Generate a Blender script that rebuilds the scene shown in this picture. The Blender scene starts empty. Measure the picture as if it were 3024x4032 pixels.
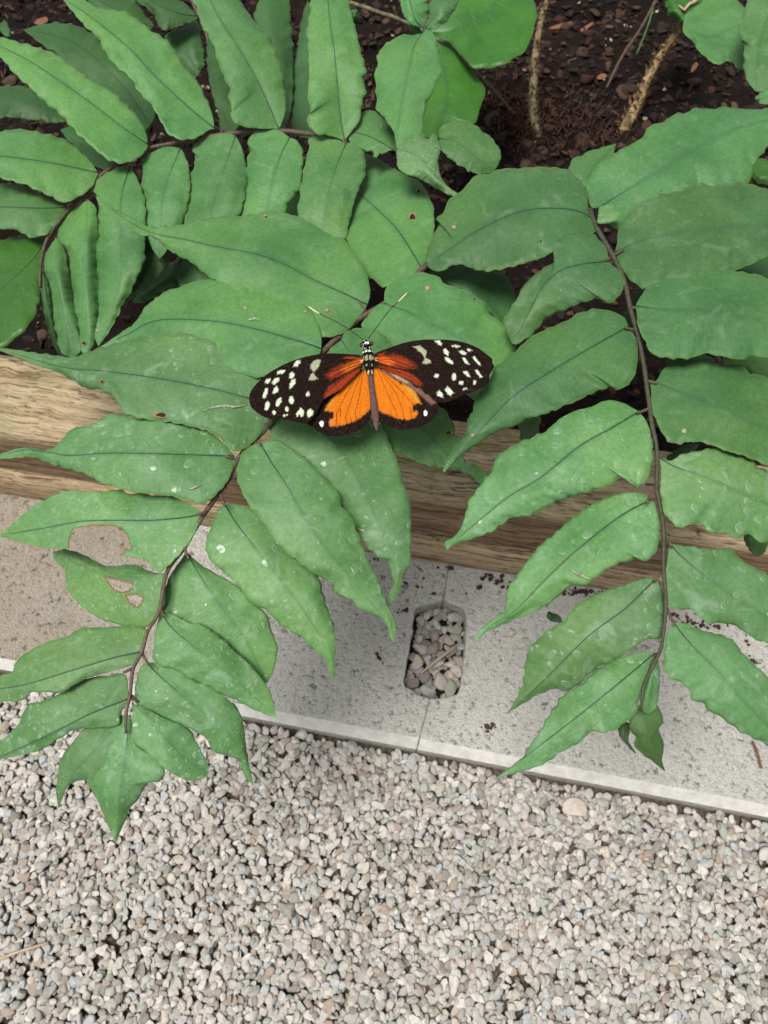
import bpy, bmesh, math, random
import numpy as np
from mathutils import Vector, noise, Matrix

random.seed(7); rng = np.random.default_rng(7)
R = math.radians
scene = bpy.context.scene
C = scene.collection

# ------------------------------------------------------------------ camera, sky, light
CAM_H = 0.48; TILT = R(25); FPX = 3033.0
cam_d = bpy.data.cameras.new('camera'); cam = bpy.data.objects.new('camera', cam_d); C.objects.link(cam)
cam.location = (0, 0, CAM_H); cam.rotation_euler = (TILT, 0, 0)
cam_d.sensor_fit = 'HORIZONTAL'; cam_d.sensor_width = 24.0; cam_d.lens = 24.0 * FPX / 3024.0
cam_d.clip_start = 0.005; cam_d.clip_end = 200
cam_d.dof.use_dof = True; cam_d.dof.focus_distance = 0.262; cam_d.dof.aperture_fstop = 26
scene.camera = cam

SUN_EL = R(75)
w = bpy.data.worlds.new('World'); scene.world = w; w.use_nodes = True
wn = w.node_tree.nodes; wl = w.node_tree.links
sky = wn.new('ShaderNodeTexSky'); sky.sky_type = 'NISHITA'; sky.sun_disc = False
sky.sun_elevation = SUN_EL; sky.sun_rotation = R(240); sky.dust_density = 4.0; sky.air_density = 1.0
hs = wn.new('ShaderNodeHueSaturation'); hs.inputs['Saturation'].default_value = 0.22
wl.new(sky.outputs[0], hs.inputs['Color']); wl.new(hs.outputs[0], wn['Background'].inputs[0])
wn['Background'].inputs[1].default_value = 0.105
sd = bpy.data.lights.new('sun', 'SUN'); sd.energy = 2.8; sd.angle = R(24); sd.color = (1.0, 0.96, 0.9)
so = bpy.data.objects.new('sun', sd); C.objects.link(so)
so.rotation_euler = (R(7), R(-13), 0)
scene.view_settings.view_transform = 'Standard'; scene.view_settings.look = 'None'
scene.view_settings.gamma = 1.0; scene.view_settings.exposure = 0.28
scene.render.resolution_x = 768; scene.render.resolution_y = 1024
scene.render.engine = 'CYCLES'

# ------------------------------------------------------------------ helpers
ct, st = math.cos(TILT), math.sin(TILT)
def up(x, y, z):
    """point at height z on the ray through photo pixel (x, y) of the 3024x4032 frame"""
    dx = (x - 1512) / FPX; dy = -(y - 2016) / FPX
    wy = dy * ct + st; wz = dy * st - ct
    k = (z - CAM_H) / wz
    return (k * dx, k * wy, z)
DS = 3024 / 1659.0
def upd(x, y, z): return up(x * DS, y * DS, z)
def T13(x, y): return (950 + x * .33153, 1250 + y * .33153)
def T14(x, y): return (1400 + x * .33153, 1250 + y * .33153)

def empty(name, loc, label=None, cat=None, group=None):
    o = bpy.data.objects.new(name, None); C.objects.link(o); o.location = loc
    o.empty_display_size = 0.01
    if label: o['label'] = label; o['category'] = cat
    if group: o['group'] = group
    return o
def mesh_obj(name, verts, faces, mat, parent=None, smooth=True, **props):
    me = bpy.data.meshes.new(name)
    if parent is not None:
        L = parent
        off = Vector((0, 0, 0))
        while L is not None: off += L.location; L = L.parent
        verts = [(v[0] - off.x, v[1] - off.y, v[2] - off.z) for v in verts]
    me.from_pydata([tuple(v) for v in verts], [], faces); me.update()
    if smooth: me.polygons.foreach_set('use_smooth', [True] * len(me.polygons))
    me.materials.append(mat)
    o = bpy.data.objects.new(name, me); C.objects.link(o)
    if parent is not None: o.parent = parent
    for k, v in props.items(): o[k] = v
    return o
def catmull(pts, n):
    """n points evenly spaced along a smooth curve through pts"""
    P = np.array(pts, float); m = len(P)
    if m == 2: dense = np.array([P[0] + (P[1] - P[0]) * t for t in np.linspace(0, 1, 40)])
    else:
        E = np.vstack([2 * P[0] - P[1], P, 2 * P[-1] - P[-2]]); out = []
        for i in range(m - 1):
            p0, p1, p2, p3 = E[i], E[i + 1], E[i + 2], E[i + 3]
            for t in np.linspace(0, 1, 10, endpoint=False):
                out.append(.5 * ((2 * p1) + (-p0 + p2) * t + (2 * p0 - 5 * p1 + 4 * p2 - p3) * t * t + (-p0 + 3 * p1 - 3 * p2 + p3) * t ** 3))
        out.append(P[-1]); dense = np.array(out)
    seg = np.linalg.norm(np.diff(dense, axis=0), axis=1); s = np.concatenate([[0], np.cumsum(seg)])
    q = np.linspace(0, s[-1], n)
    return np.stack([np.interp(q, s, dense[:, k]) for k in range(P.shape[1])], 1)
def tube_geo(path, radii, n=8, flat=1.0, jitter=0.0):
    V, F = [], []; P = [Vector(p) for p in path]
    for i, p in enumerate(P):
        d = (P[min(i + 1, len(P) - 1)] - P[max(i - 1, 0)]).normalized()
        a = d.cross(Vector((0, 0, 1)));
        if a.length < 1e-4: a = d.cross(Vector((0, 1, 0)))
        a.normalize(); b = d.cross(a).normalized()
        for k in range(n):
            t = 2 * math.pi * k / n; r = radii[i] * (1 + jitter * random.uniform(-1, 1))
            V.append(tuple(p + a * math.cos(t) * r + b * math.sin(t) * r * flat))
    for i in range(len(P) - 1):
        for k in range(n):
            F.append((i * n + k, i * n + (k + 1) % n, (i + 1) * n + (k + 1) % n, (i + 1) * n + k))
    F.append(tuple(range(n))[::-1]); F.append(tuple((len(P) - 1) * n + k for k in range(n)))
    return V, F
def tube(name, path, radii, mat, parent=None, n=8, **kw):
    V, F = tube_geo(path, radii, n, kw.pop('flat', 1.0), kw.pop('jitter', 0.0))
    return mesh_obj(name, V, F, mat, parent, **kw)

# ------------------------------------------------------------------ materials
def mat(name, rough=.6, spec=.5):
    m = bpy.data.materials.new(name); m.use_nodes = True
    b = m.node_tree.nodes['Principled BSDF']; b.inputs['Roughness'].default_value = rough
    b.inputs['Specular IOR Level'].default_value = spec
    return m, m.node_tree.nodes, m.node_tree.links, b
def ramp(N, stops, interp='LINEAR'):
    r = N.new('ShaderNodeValToRGB'); r.color_ramp.interpolation = interp
    el = r.color_ramp.elements
    while len(el) > 1: el.remove(el[-1])
    el[0].position = stops[0][0]; el[0].color = (*stops[0][1], 1)
    for p, c in stops[1:]:
        e = el.new(p); e.color = (*c, 1)
    return r
def noise_n(N, L, coord, scale, detail=4, rough=.55, dist=0):
    n = N.new('ShaderNodeTexNoise'); n.inputs['Scale'].default_value = scale
    n.inputs['Detail'].default_value = detail; n.inputs['Roughness'].default_value = rough
    n.inputs['Distortion'].default_value = dist
    if coord is not None: L.new(coord, n.inputs['Vector'])
    return n
def mix(N, L, fac, a, b, mode='MIX'):
    m = N.new('ShaderNodeMix'); m.data_type = 'RGBA'; m.blend_type = mode
    for sock, v in ((m.inputs[0], fac), (m.inputs[6], a), (m.inputs[7], b)):
        if hasattr(v, 'links'): L.new(v, sock)
        elif isinstance(v, (int, float)): sock.default_value = v
        else: sock.default_value = (*v, 1)
    return m.outputs[2]
def math_n(N, L, op, a, b=0.0):
    m = N.new('ShaderNodeMath'); m.operation = op
    for s, v in ((m.inputs[0], a), (m.inputs[1], b)):
        if hasattr(v, 'links'): L.new(v, s)
        else: s.default_value = v
    return m.outputs[0]
def bump(N, L, b, h, strength, dist, prev=None):
    n = N.new('ShaderNodeBump'); n.inputs['Strength'].default_value = strength; n.inputs['Distance'].default_value = dist
    L.new(h, n.inputs['Height'])
    if prev is not None: L.new(prev, n.inputs['Normal'])
    L.new(n.outputs[0], b.inputs['Normal']); return n.outputs[0]

def leaf_mat(name, c1, c2, edge, drops=0.0, drop_scale=300, glossy=.54, stain=0.0):
    m, N, L, b = mat(name, glossy, .30)
    b.inputs['Sheen Weight'].default_value = .05; b.inputs['Sheen Roughness'].default_value = .4; b.inputs['Sheen Tint'].default_value = (.8, .95, .9, 1)
    geo = N.new('ShaderNodeNewGeometry'); pos = geo.outputs['Position']
    oi = N.new('ShaderNodeObjectInfo')
    at = N.new('ShaderNodeAttribute'); at.attribute_name = 'lf'      # x along, y side 0..1 from rib
    sep = N.new('ShaderNodeSeparateXYZ'); L.new(at.outputs['Vector'], sep.inputs[0])
    n1 = noise_n(N, L, pos, 46, 4, .55, .4)
    r1 = ramp(N, [(.34, (0, 0, 0)), (.66, (1, 1, 1))]); L.new(n1.outputs[0], r1.inputs[0])
    col = mix(N, L, r1.outputs[0], c1, c2)
    n1b = noise_n(N, L, pos, 19, 3, .5, .3); r1b = ramp(N, [(.48, (0, 0, 0)), (.66, (1, 1, 1))]); L.new(n1b.outputs[0], r1b.inputs[0])
    col = mix(N, L, math_n(N, L, 'MULTIPLY', r1b.outputs[0], .5), col, tuple(a_ * k_ for a_, k_ in zip(c2, (1.22, 1.14, .72))))
    # each leaflet a little different
    hv = N.new('ShaderNodeHueSaturation'); L.new(col, hv.inputs['Color'])
    L.new(math_n(N, L, 'MULTIPLY_ADD', oi.outputs['Random'], 0.30), hv.inputs['Value'])
    hv.inputs['Value'].links[0].from_node.inputs[2].default_value = 0.84
    L.new(math_n(N, L, 'MULTIPLY_ADD', oi.outputs['Random'], 0.010), hv.inputs['Hue'])
    hv.inputs['Hue'].links[0].from_node.inputs[2].default_value = 0.497
    col = hv.outputs[0]
    # fine mottling
    n2 = noise_n(N, L, pos, 650, 5, .75)
    r2 = ramp(N, [(.3, (.76, .80, .76)), (.7, (1.22, 1.18, 1.26))]); L.new(n2.outputs[0], r2.inputs[0])
    col = mix(N, L, 1.0, col, r2.outputs[0], 'MULTIPLY')
    # fine side veins
    wv = N.new('ShaderNodeCombineXYZ')
    L.new(math_n(N, L, 'MULTIPLY_ADD', sep.outputs[0], 70.0), wv.inputs[0])
    L.new(math_n(N, L, 'MULTIPLY', sep.outputs[1], -6.0), wv.inputs[0].links[0].from_node.inputs[2])
    sw = math_n(N, L, 'SINE', math_n(N, L, 'MULTIPLY', wv.inputs[0].links[0].from_socket, 4.0))
    # pale margin
    re = ramp(N, [(.93, (0, 0, 0)), (.985, (1, 1, 1))]); L.new(sep.outputs[1], re.inputs[0])
    col = mix(N, L, math_n(N, L, 'MULTIPLY', re.outputs[0], .55), col, edge)
    # darker, bluish along the rib near the base
    rr = ramp(N, [(0.0, (1, 1, 1)), (.10, (0, 0, 0))]); L.new(sep.outputs[1], rr.inputs[0])
    col = mix(N, L, math_n(N, L, 'MULTIPLY', rr.outputs[0], .35), col, (.022, .07, .035))
    nb = noise_n(N, L, pos, 240, 4, .6)
    h = math_n(N, L, 'ADD', nb.outputs[0], math_n(N, L, 'MULTIPLY', sw, .05))
    nrm = bump(N, L, b, h, .35, .0006)
    # white dust specks
    vs = N.new('ShaderNodeTexVoronoi'); vs.inputs['Scale'].default_value = 420; L.new(pos, vs.inputs['Vector'])
    rs = ramp(N, [(.05, (1, 1, 1)), (.085, (0, 0, 0))]); L.new(vs.outputs['Distance'], rs.inputs[0])
    nm = noise_n(N, L, pos, 60, 2); rm = ramp(N, [(.5, (0, 0, 0)), (.62, (1, 1, 1))]); L.new(nm.outputs[0], rm.inputs[0])
    col = mix(N, L, math_n(N, L, 'MULTIPLY', math_n(N, L, 'MULTIPLY', rs.outputs[0], rm.outputs[0]), .6), col, (.5, .6, .48))
    if drops > 0:
        nd = noise_n(N, L, pos, 160, 2, .5)
        vm = N.new('ShaderNodeVectorMath'); vm.operation = 'MULTIPLY_ADD'
        L.new(nd.outputs['Color'], vm.inputs[0]); vm.inputs[1].default_value = (.004, .004, .004); L.new(pos, vm.inputs[2])
        v = N.new('ShaderNodeTexVoronoi'); v.inputs['Scale'].default_value = drop_scale; v.feature = 'F1'
        v.inputs['Randomness'].default_value = 1.0; L.new(vm.outputs[0], v.inputs['Vector'])
        # radius differs per cell
        rad = N.new('ShaderNodeSeparateColor'); L.new(v.outputs['Color'], rad.inputs[0])
        thr = math_n(N, L, 'MULTIPLY', math_n(N, L, 'POWER', rad.outputs[0], 1.6), .50)
        d = math_n(N, L, 'SUBTRACT', thr, v.outputs['Distance'])
        rim = ramp(N, [(.48, (0, 0, 0)), (.51, (1, 1, 1)), (.56, (.45, .45, .45)), (.65, (.35, .35, .35))])
        L.new(math_n(N, L, 'ADD', d, .5), rim.inputs[0])
        nmk = noise_n(N, L, pos, 55, 3, .6); mk = ramp(N, [(.38, (.1, .1, .1)), (.6, (1, 1, 1))]); L.new(nmk.outputs[0], mk.inputs[0])
        col = mix(N, L, math_n(N, L, 'MULTIPLY', math_n(N, L, 'MULTIPLY', rim.outputs[0], mk.outputs[0]), drops), col, (.30, .42, .30))
        hh = ramp(N, [(.5, (0, 0, 0)), (.58, (1, 1, 1))]); L.new(math_n(N, L, 'ADD', d, .5), hh.inputs[0])
        nrm = bump(N, L, b, hh.outputs[0], .5, .0005, nrm)
        rg_ = N.new('ShaderNodeMapRange'); L.new(hh.outputs[0], rg_.inputs[0]); rg_.inputs[3].default_value = glossy; rg_.inputs[4].default_value = .22; L.new(rg_.outputs[0], b.inputs['Roughness'])
    if stain > 0:
        ns = noise_n(N, L, pos, 105, 4, .6, 1.2); rst = ramp(N, [(.57, (0, 0, 0)), (.70, (1, 1, 1))]); L.new(ns.outputs[0], rst.inputs[0])
        col = mix(N, L, math_n(N, L, 'MULTIPLY', rst.outputs[0], stain), col, (.32, .42, .32))
    L.new(col, b.inputs['Base Color'])
    return m
G1, G2 = (.046, .140, .036), (.088, .206, .068)
EDG = (.13, .28, .07)
M_LEAF = leaf_mat('fern leaf', G1, G2, EDG, stain=.12)
M_LEAF3 = leaf_mat('fern leaf dimmed', (.036, .110, .030), (.062, .154, .052), (.11, .22, .05), stain=.12)  # darker greens paint in the dimmer light on the upper right frond
M_LEAFD = leaf_mat('fern leaf stained', (.062, .158, .044), (.108, .220, .088), EDG, drops=.55, drop_scale=260, stain=.24)
M_LEAFW = leaf_mat('fern leaf wet', (.066, .162, .044), (.114, .224, .092), EDG, drops=.8, drop_scale=520, stain=.24)
M_LEAFB = leaf_mat('fern leaf shaded', (.024, .078, .018), (.042, .112, .032), (.08, .17, .04))  # shaded copy of fern leaf: shade beneath other fronds is in its greens
M_BROAD = leaf_mat('broad leaf', (.024, .088, .010), (.042, .130, .018), (.08, .18, .03), glossy=.4)
M_OLIVE = leaf_mat('withered leaf', (.040, .090, .022), (.062, .12, .035), (.12, .2, .06))

def simple(name, c, rough=.6, c2=None, scale=300, bs=.4, bd=.0005, coord='Position', spec=.4):
    m, N, L, b = mat(name, rough, spec)
    geo = N.new('ShaderNodeNewGeometry'); n = noise_n(N, L, geo.outputs['Position'], scale, 4, .65)
    r = ramp(N, [(.35, c), (.65, c2 or c)]); L.new(n.outputs[0], r.inputs[0]); L.new(r.outputs[0], b.inputs['Base Color'])
    bump(N, L, b, n.outputs[0], bs, bd)
    return m
M_RACHIS = simple('rachis', (.055, .035, .024), .6, (.12, .085, .055), 700)
M_RACHISG = simple('rachis green', (.034, .032, .018), .6, (.062, .062, .034), 700)
M_RIB = simple('midrib', (.016, .046, .026), .6, (.035, .085, .038), 260)
M_RIBP = simple('midrib pale', (.05, .20, .035), .5, (.07, .24, .05), 500)
M_HOLERIM = simple('leaf wound rim', (.20, .11, .05), .8, (.30, .18, .09), 900)
M_HOLE = simple('leaf wound', (.012, .008, .006), .9, (.02, .012, .01), 900)
M_DRY = simple('leaf wound dry', (.38, .30, .22), .8, (.26, .18, .12), 900)
M_MINE = simple('leaf mine', (.36, .42, .30), .8, (.16, .14, .09), 900)
M_TWIG = simple('twig', (.055, .032, .022), .8, (.12, .08, .055), 600)
M_STRAW = simple('straw', (.38, .28, .18), .7, (.48, .38, .26), 500)
M_STEMG = simple('green stem', (.045, .12, .03), .6, (.07, .17, .04), 500)
M_SPOTSTEM = simple('spotted stem', (.05, .035, .02), .6, (.17, .17, .09), 380)

# ------------------------------------------------------------------ ground, soil, timber, concrete
P0 = Vector(up(0, 1935, .03)); P1 = Vector(up(2400, 2315, .03))
DIR = (P1 - P0); DIR.z = 0; DIR.normalize(); NRM = Vector((-DIR.y, DIR.x, 0))   # NRM points into the bed
YAW = math.atan2(DIR.y, DIR.x)
ORG = Vector((P0.x, P0.y, 0))
def fr(u, v, z):          # frame along the timber: u along, v into the bed
    p = ORG + DIR * u + NRM * v; return (p.x, p.y, z)
def to_fr(x, y):
    d = Vector((x, y, 0)) - ORG; return d.dot(DIR), d.dot(NRM)
WT = .058       # timber thickness
ZT = .108; ZC = .03; ZS = .078

# ground sheet
m, N, L, b = mat('ground', .95, .2)
geo = N.new('ShaderNodeNewGeometry')
v = N.new('ShaderNodeTexVoronoi'); v.inputs['Scale'].default_value = 150; L.new(geo.outputs['Position'], v.inputs['Vector'])
r = ramp(N, [(0, (.34, .31, .27)), (.5, (.22, .19, .16)), (.8, (.06, .045, .035))]); L.new(v.outputs['Distance'], r.inputs[0])
nn = noise_n(N, L, geo.outputs['Position'], 30, 5); rr = ramp(N, [(.3, (.5, .45, .4)), (.7, (1, 1, 1))]); L.new(nn.outputs[0], rr.inputs[0])
L.new(mix(N, L, 1, r.outputs[0], rr.outputs[0], 'MULTIPLY'), b.inputs['Base Color'])
bump(N, L, b, v.outputs['Distance'], .8, -.004)
M_GROUND = m
M_UNDER = simple('under gravel earth', (.05, .036, .027), .95, (.17, .14, .115), 420, 1.0, .003)
g = mesh_obj('ground', [(-60, -60, -.012), (60, -60, -.012), (60, 60, -.012), (-60, 60, -.012)], [(0, 1, 2, 3)], M_GROUND, kind='structure')
# fine earth just under the loose stones near the kerb
corn = [fr(-.45, -.02, .0095), fr(-.45, -.62, .0095), fr(.75, -.62, .0095), fr(.75, -.02, .0095)]
mesh_obj('path', corn, [(0, 1, 2, 3)], M_UNDER, kind='structure')

# stone templates: rounded, cut by planes
def stone_templates(k, sub):
    bm = bmesh.new(); bmesh.ops.create_icosphere(bm, subdivisions=sub, radius=1)
    base = np.array([v.co[:] for v in bm.verts]); faces = np.array([[v.index for v in f.verts] for f in bm.faces]); bm.free()
    out = []
    for i in range(k):
        p = base.copy()
        for _ in range(9):
            n = rng.normal(size=3); n /= np.linalg.norm(n); d = rng.uniform(.42, .80)
            t = p @ n; over = np.clip(t - d, 0, None); p -= over[:, None] * n * .96
        p *= np.array([rng.uniform(.95, 1.35), rng.uniform(.7, 1.0), rng.uniform(.38, .60)])
        out.append(p)
    return out, faces
def stones(name, items, sub, mt, parent=None, ntempl=14, **props):
    """items: list of (x, y, z, size). One object of many loose stones."""
    T, F = stone_templates(ntempl, sub); nv = len(T[0]); nf = len(F); n = len(items)
    V = np.zeros((n * nv, 3)); FF = np.zeros((n * nf, 3), int)
    for i, it in enumerate(items):
        x, y, z, s = it[:4]; a, b_, c = rng.uniform(0, 2 * math.pi), rng.normal(0, .27), rng.normal(0, .27)
        if len(it) > 4: a, b_, c = it[4], 0, 0
        M = np.array(Matrix.Rotation(a, 3, 'Z') @ Matrix.Rotation(b_, 3, 'X') @ Matrix.Rotation(c, 3, 'Y'))
        V[i * nv:(i + 1) * nv] = T[int(rng.integers(ntempl))] @ M.T * s + (x, y, z)
        FF[i * nf:(i + 1) * nf] = F + i * nv
    me = bpy.data.meshes.new(name); me.vertices.add(len(V)); me.vertices.foreach_set('co', V.ravel())
    me.loops.add(len(FF) * 3); me.loops.foreach_set('vertex_index', FF.ravel().astype(np.int32))
    me.polygons.add(len(FF)); me.polygons.foreach_set('loop_start', np.arange(0, len(FF) * 3, 3, dtype=np.int32))
    me.update(calc_edges=True); me.polygons.foreach_set('use_smooth', [True] * len(FF)); me.validate()
    me.materials.append(mt); o = bpy.data.objects.new(name, me); C.objects.link(o)
    if parent: o.parent = parent
    for k, v_ in props.items(): o[k] = v_
    return o
def stone_mat(name, cols, rough=.8):
    m, N, L, b = mat(name, rough, .3)
    geo = N.new('ShaderNodeNewGeometry')
    st_ = [(i / len(cols), c) for i, c in enumerate(cols)]
    r = ramp(N, st_, 'CONSTANT'); L.new(geo.outputs['Random Per Island'], r.inputs[0])
    n = noise_n(N, L, geo.outputs['Position'], 500, 4, .7)
    r2 = ramp(N, [(.3, (.76, .75, .74)), (.7, (1.08, 1.08, 1.08))]); L.new(n.outputs[0], r2.inputs[0])
    L.new(mix(N, L, 1, r.outputs[0], r2.outputs[0], 'MULTIPLY'), b.inputs['Base Color'])
    bump(N, L, b, n.outputs[0], .4, .0005)
    return m
M_STONE = stone_mat('gravel stones', [(.44, .415, .375), (.38, .365, .335), (.50, .475, .43), (.34, .335, .31), (.46, .435, .395), (.30, .28, .245), (.41, .40, .37), (.56, .53, .48), (.40, .41, .41), (.44, .40, .35), (.37, .385, .34), (.48, .43, .38), (.43, .42, .395), (.26, .24, .21), (.52, .50, .47), (.33, .27, .22), (.39, .38, .35)])
M_STONE2 = stone_mat('pocket stones', [(.40, .36, .32), (.48, .45, .42), (.33, .31, .29), (.56, .51, .46), (.42, .35, .30), (.40, .41, .41), (.26, .23, .21), (.50, .43, .37), (.32, .34, .27), (.45, .44, .43)])
M_CRUMB = stone_mat('soil crumbs', [(.018, .010, .008), (.034, .019, .013), (.012, .007, .006), (.055, .026, .018), (.022, .013, .01), (.05, .03, .02), (.014, .008, .006), (.030, .015, .011), (.014, .009, .008), (.07, .045, .03), (.045, .018, .012)], .95)

# concrete front edge line, from the photo
KF0 = Vector(up(950, 2812, ZC)); KF1 = Vector(up(3024, 3212, ZC))
kf = [to_fr(KF0.x, KF0.y), to_fr(KF1.x, KF1.y)]
def kerb_v(u):
    t = (u - kf[0][0]) / (kf[1][0] - kf[0][0]); return kf[0][1] + t * (kf[1][1] - kf[0][1])

# gravel
items = []
u0, u1 = -.34, .62
def add_layer(sp, zlo, zhi, smin, smax, keep=1.0, vmin=-.46):
    nu = int((u1 - u0) / sp); nv = int((-.02 - vmin) / sp)
    for i in range(nu):
        for j in range(nv):
            if random.random() > keep: continue
            u = u0 + (i + random.random()) * sp; vv = vmin + (j + random.random()) * sp
            if vv > kerb_v(u) - .003: continue
            p = fr(u, vv, 0)
            n = noise.noise(Vector((p[0] * 26, p[1] * 26, 9.4)))
            if n > .36 and random.random() < .30: continue
            s = random.uniform(smin, smax) * (1.35 if random.random() < .06 else 1)
            items.append((p[0], p[1], .0145 + random.uniform(zlo, zhi) + .002 * n, s))
add_layer(.0038, -.0040, -.0010, .0022, .0034)
add_layer(.0038, -.0010, .0008, .0019, .0034, .94)
add_layer(.0066, .0010, .0024, .0010, .0029, .7)
stones('gravel', items, 3, M_STONE, kind='stuff', label='pale grey and buff loose gravel covering the path in front of the concrete blocks', category='gravel')
stones('large_pebble', [(*up(2262, 3190, .019)[:2], .019, .0072, .25)], 4, stone_mat('pebble', [(.52, .46, .40)]), ntempl=1,
       label='large smooth buff pebble lying on the gravel just below the concrete edge at right', category='pebble')

# concrete blocks with the pocket between them
hole = [(1639, 2394), (1690, 2372), (1747, 2364), (1800, 2385), (1835, 2421), (1832, 2523), (1822, 2620), (1805, 2722), (1760, 2742), (1714, 2752), (1648, 2738), (1603, 2707), (1588, 2686), (1603, 2600), (1621, 2511), (1628, 2450)]
_h = catmull(hole + [hole[0]], 49)[:48]; hole48 = [(x + random.uniform(-4, 4), y + random.uniform(-4, 4)) for x, y in _h]
hf = [to_fr(*up(x, y, ZC)[:2]) for x, y in hole48]
def near_i(p): return min(range(48), key=lambda i: (hole48[i][0] - p[0]) ** 2 + (hole48[i][1] - p[1]) ** 2)
iT, iB = near_i((1747, 2364)), near_i((1690, 2750))
J_top = to_fr(*up(1765, 2240, ZC)[:2]); J_bot = to_fr(*up(1640, 2960, ZC)[:2])
def ju(vv):
    t = (vv - J_bot[1]) / (J_top[1] - J_bot[1]); return J_bot[0] + t * (J_top[0] - J_bot[0])
m, N, L, b = mat('concrete', .92, .25)
tc = N.new('ShaderNodeNewGeometry'); pos = tc.outputs['Position']
n1 = noise_n(N, L, pos, 18, 5, .6); n2 = noise_n(N, L, pos, 420, 4, .7)
vo = N.new('ShaderNodeTexVoronoi'); vo.inputs['Scale'].default_value = 330; L.new(pos, vo.inputs['Vector'])
c1 = ramp(N, [(.3, (.66, .65, .60)), (.7, (.78, .77, .71))]); L.new(n1.outputs[0], c1.inputs[0])
c2 = ramp(N, [(.34, (.78, .77, .75)), (.48, (1, 1, 1)), (.75, (1.12, 1.12, 1.1))]); L.new(n2.outputs[0], c2.inputs[0])
col = mix(N, L, 1, c1.outputs[0], c2.outputs[0], 'MULTIPLY')
n3 = noise_n(N, L, pos, 210, 5, .72); sp = ramp(N, [(.37, (1, 1, 1)), (.405, (0, 0, 0))]); L.new(n3.outputs[0], sp.inputs[0])
col = mix(N, L, math_n(N, L, 'MULTIPLY', sp.outputs[0], .65), col, (.12, .10, .08))  # dark specks, also painting shade into the bump pits
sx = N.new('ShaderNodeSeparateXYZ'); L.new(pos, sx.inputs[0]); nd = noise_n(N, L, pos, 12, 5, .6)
shade_wash = ramp(N, [(.35, (1, 1, 1)), (.62, (0, 0, 0))]); L.new(math_n(N, L, 'ADD', math_n(N, L, 'MULTIPLY', sx.outputs[0], 3.0), math_n(N, L, 'MULTIPLY_ADD', nd.outputs[0], .8)), shade_wash.inputs[0])
shade_wash.inputs[0].links[0].from_node.inputs[1].links[0].from_node.inputs[2].default_value = .50
col = mix(N, L, math_n(N, L, 'MULTIPLY', shade_wash.outputs[0], .85), col, mix(N, L, 1, col, (.62, .53, .44), 'MULTIPLY'))   # brown wash on the far left end: frond shade painted into the colour
n4 = noise_n(N, L, pos, 34, 6, .7); sp4 = ramp(N, [(.66, (0, 0, 0)), (.72, (1, 1, 1))]); L.new(n4.outputs[0], sp4.inputs[0])
col = mix(N, L, math_n(N, L, 'MULTIPLY', sp4.outputs[0], .6), col, (.11, .075, .055))
L.new(col, b.inputs['Base Color'])
hsum = math_n(N, L, 'ADD', math_n(N, L, 'MULTIPLY', n3.outputs[0], 1.4), math_n(N, L, 'MULTIPLY', n2.outputs[0], .7))
bump(N, L, b, hsum, 1.0, .0038)
M_CONC = m
M_CEDGE = simple('concrete arris', (.46, .45, .41), .85, (.60, .59, .55), 160, .7, .0014)
def concrete(name, poly, frontpair, label):
    """poly: list of (u, v) counter-clockwise in the bed frame"""
    bm = bmesh.new()
    vs = [bm.verts.new(fr(u, v_, ZC)) for u, v_ in poly]
    f = bm.faces.new(vs)
    if f.normal.z < 0: f.normal_flip()
    ex = bmesh.ops.extrude_face_region(bm, geom=[f])
    dn = [e for e in ex['geom'] if isinstance(e, bmesh.types.BMVert)]
    for q in dn: q.co.z = -.03
    bm.normal_update(); bmesh.ops.recalc_face_normals(bm, faces=bm.faces)
    front = [e for e in bm.edges if all(abs(v_.co.z - ZC) < 1e-5 for v_ in e.verts) and {tuple(round(c, 5) for c in v_.co[:2]) for v_ in e.verts} == {tuple(round(c, 5) for c in fr(*q, ZC)[:2]) for q in frontpair}]
    other = [e for e in bm.edges if all(abs(v_.co.z - ZC) < 1e-5 for v_ in e.verts) and e not in front]
    bv_ = bmesh.ops.bevel(bm, geom=front, offset=.0056, segments=1, profile=.5, affect='EDGES')
    for f_ in bv_['faces']: f_.material_index = 1
    me = bpy.data.meshes.new(name); bm.to_mesh(me); bm.free()
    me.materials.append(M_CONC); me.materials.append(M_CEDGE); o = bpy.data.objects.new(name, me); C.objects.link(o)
    o['label'] = label; o['category'] = 'paving block'; o['group'] = 'concrete blocks edging the path'
    bv = o.modifiers.new('b', 'BEVEL'); bv.width = .0009; bv.segments = 2; bv.limit_method = 'ANGLE'; bv.angle_limit = R(50)
    return o
G = .0001
uL = -.42; uR = .72
i_top = 2; i_bot = 9
left_half = [hf[(iT - k) % 48] for k in range((iT - iB) % 48 + 1)]     # top -> bottom along the left
right_half = [hf[(iB - k) % 48] for k in range((iB - iT) % 48 + 1)]              # bottom -> top along the right
vb = -.001
jb = ju(kerb_v(ju(J_bot[1])))
pl = [(uL, vb), (uL, kerb_v(uL)), (jb - G, kerb_v(jb - G))] + [(u - G, v_) for u, v_ in left_half[::-1]] + [(ju(vb) - G, vb)]
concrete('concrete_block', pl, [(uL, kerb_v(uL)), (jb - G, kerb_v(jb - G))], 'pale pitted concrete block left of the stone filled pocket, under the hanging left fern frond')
pr = [(jb + G, kerb_v(jb + G)), (uR, kerb_v(uR)), (uR, vb), (ju(vb) + G, vb)] + [(u + G, v_) for u, v_ in right_half[::-1]]
concrete('concrete_block', pr, [(jb + G, kerb_v(jb + G)), (uR, kerb_v(uR))], 'pale pitted concrete block right of the stone filled pocket, under the right fern frond')
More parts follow.
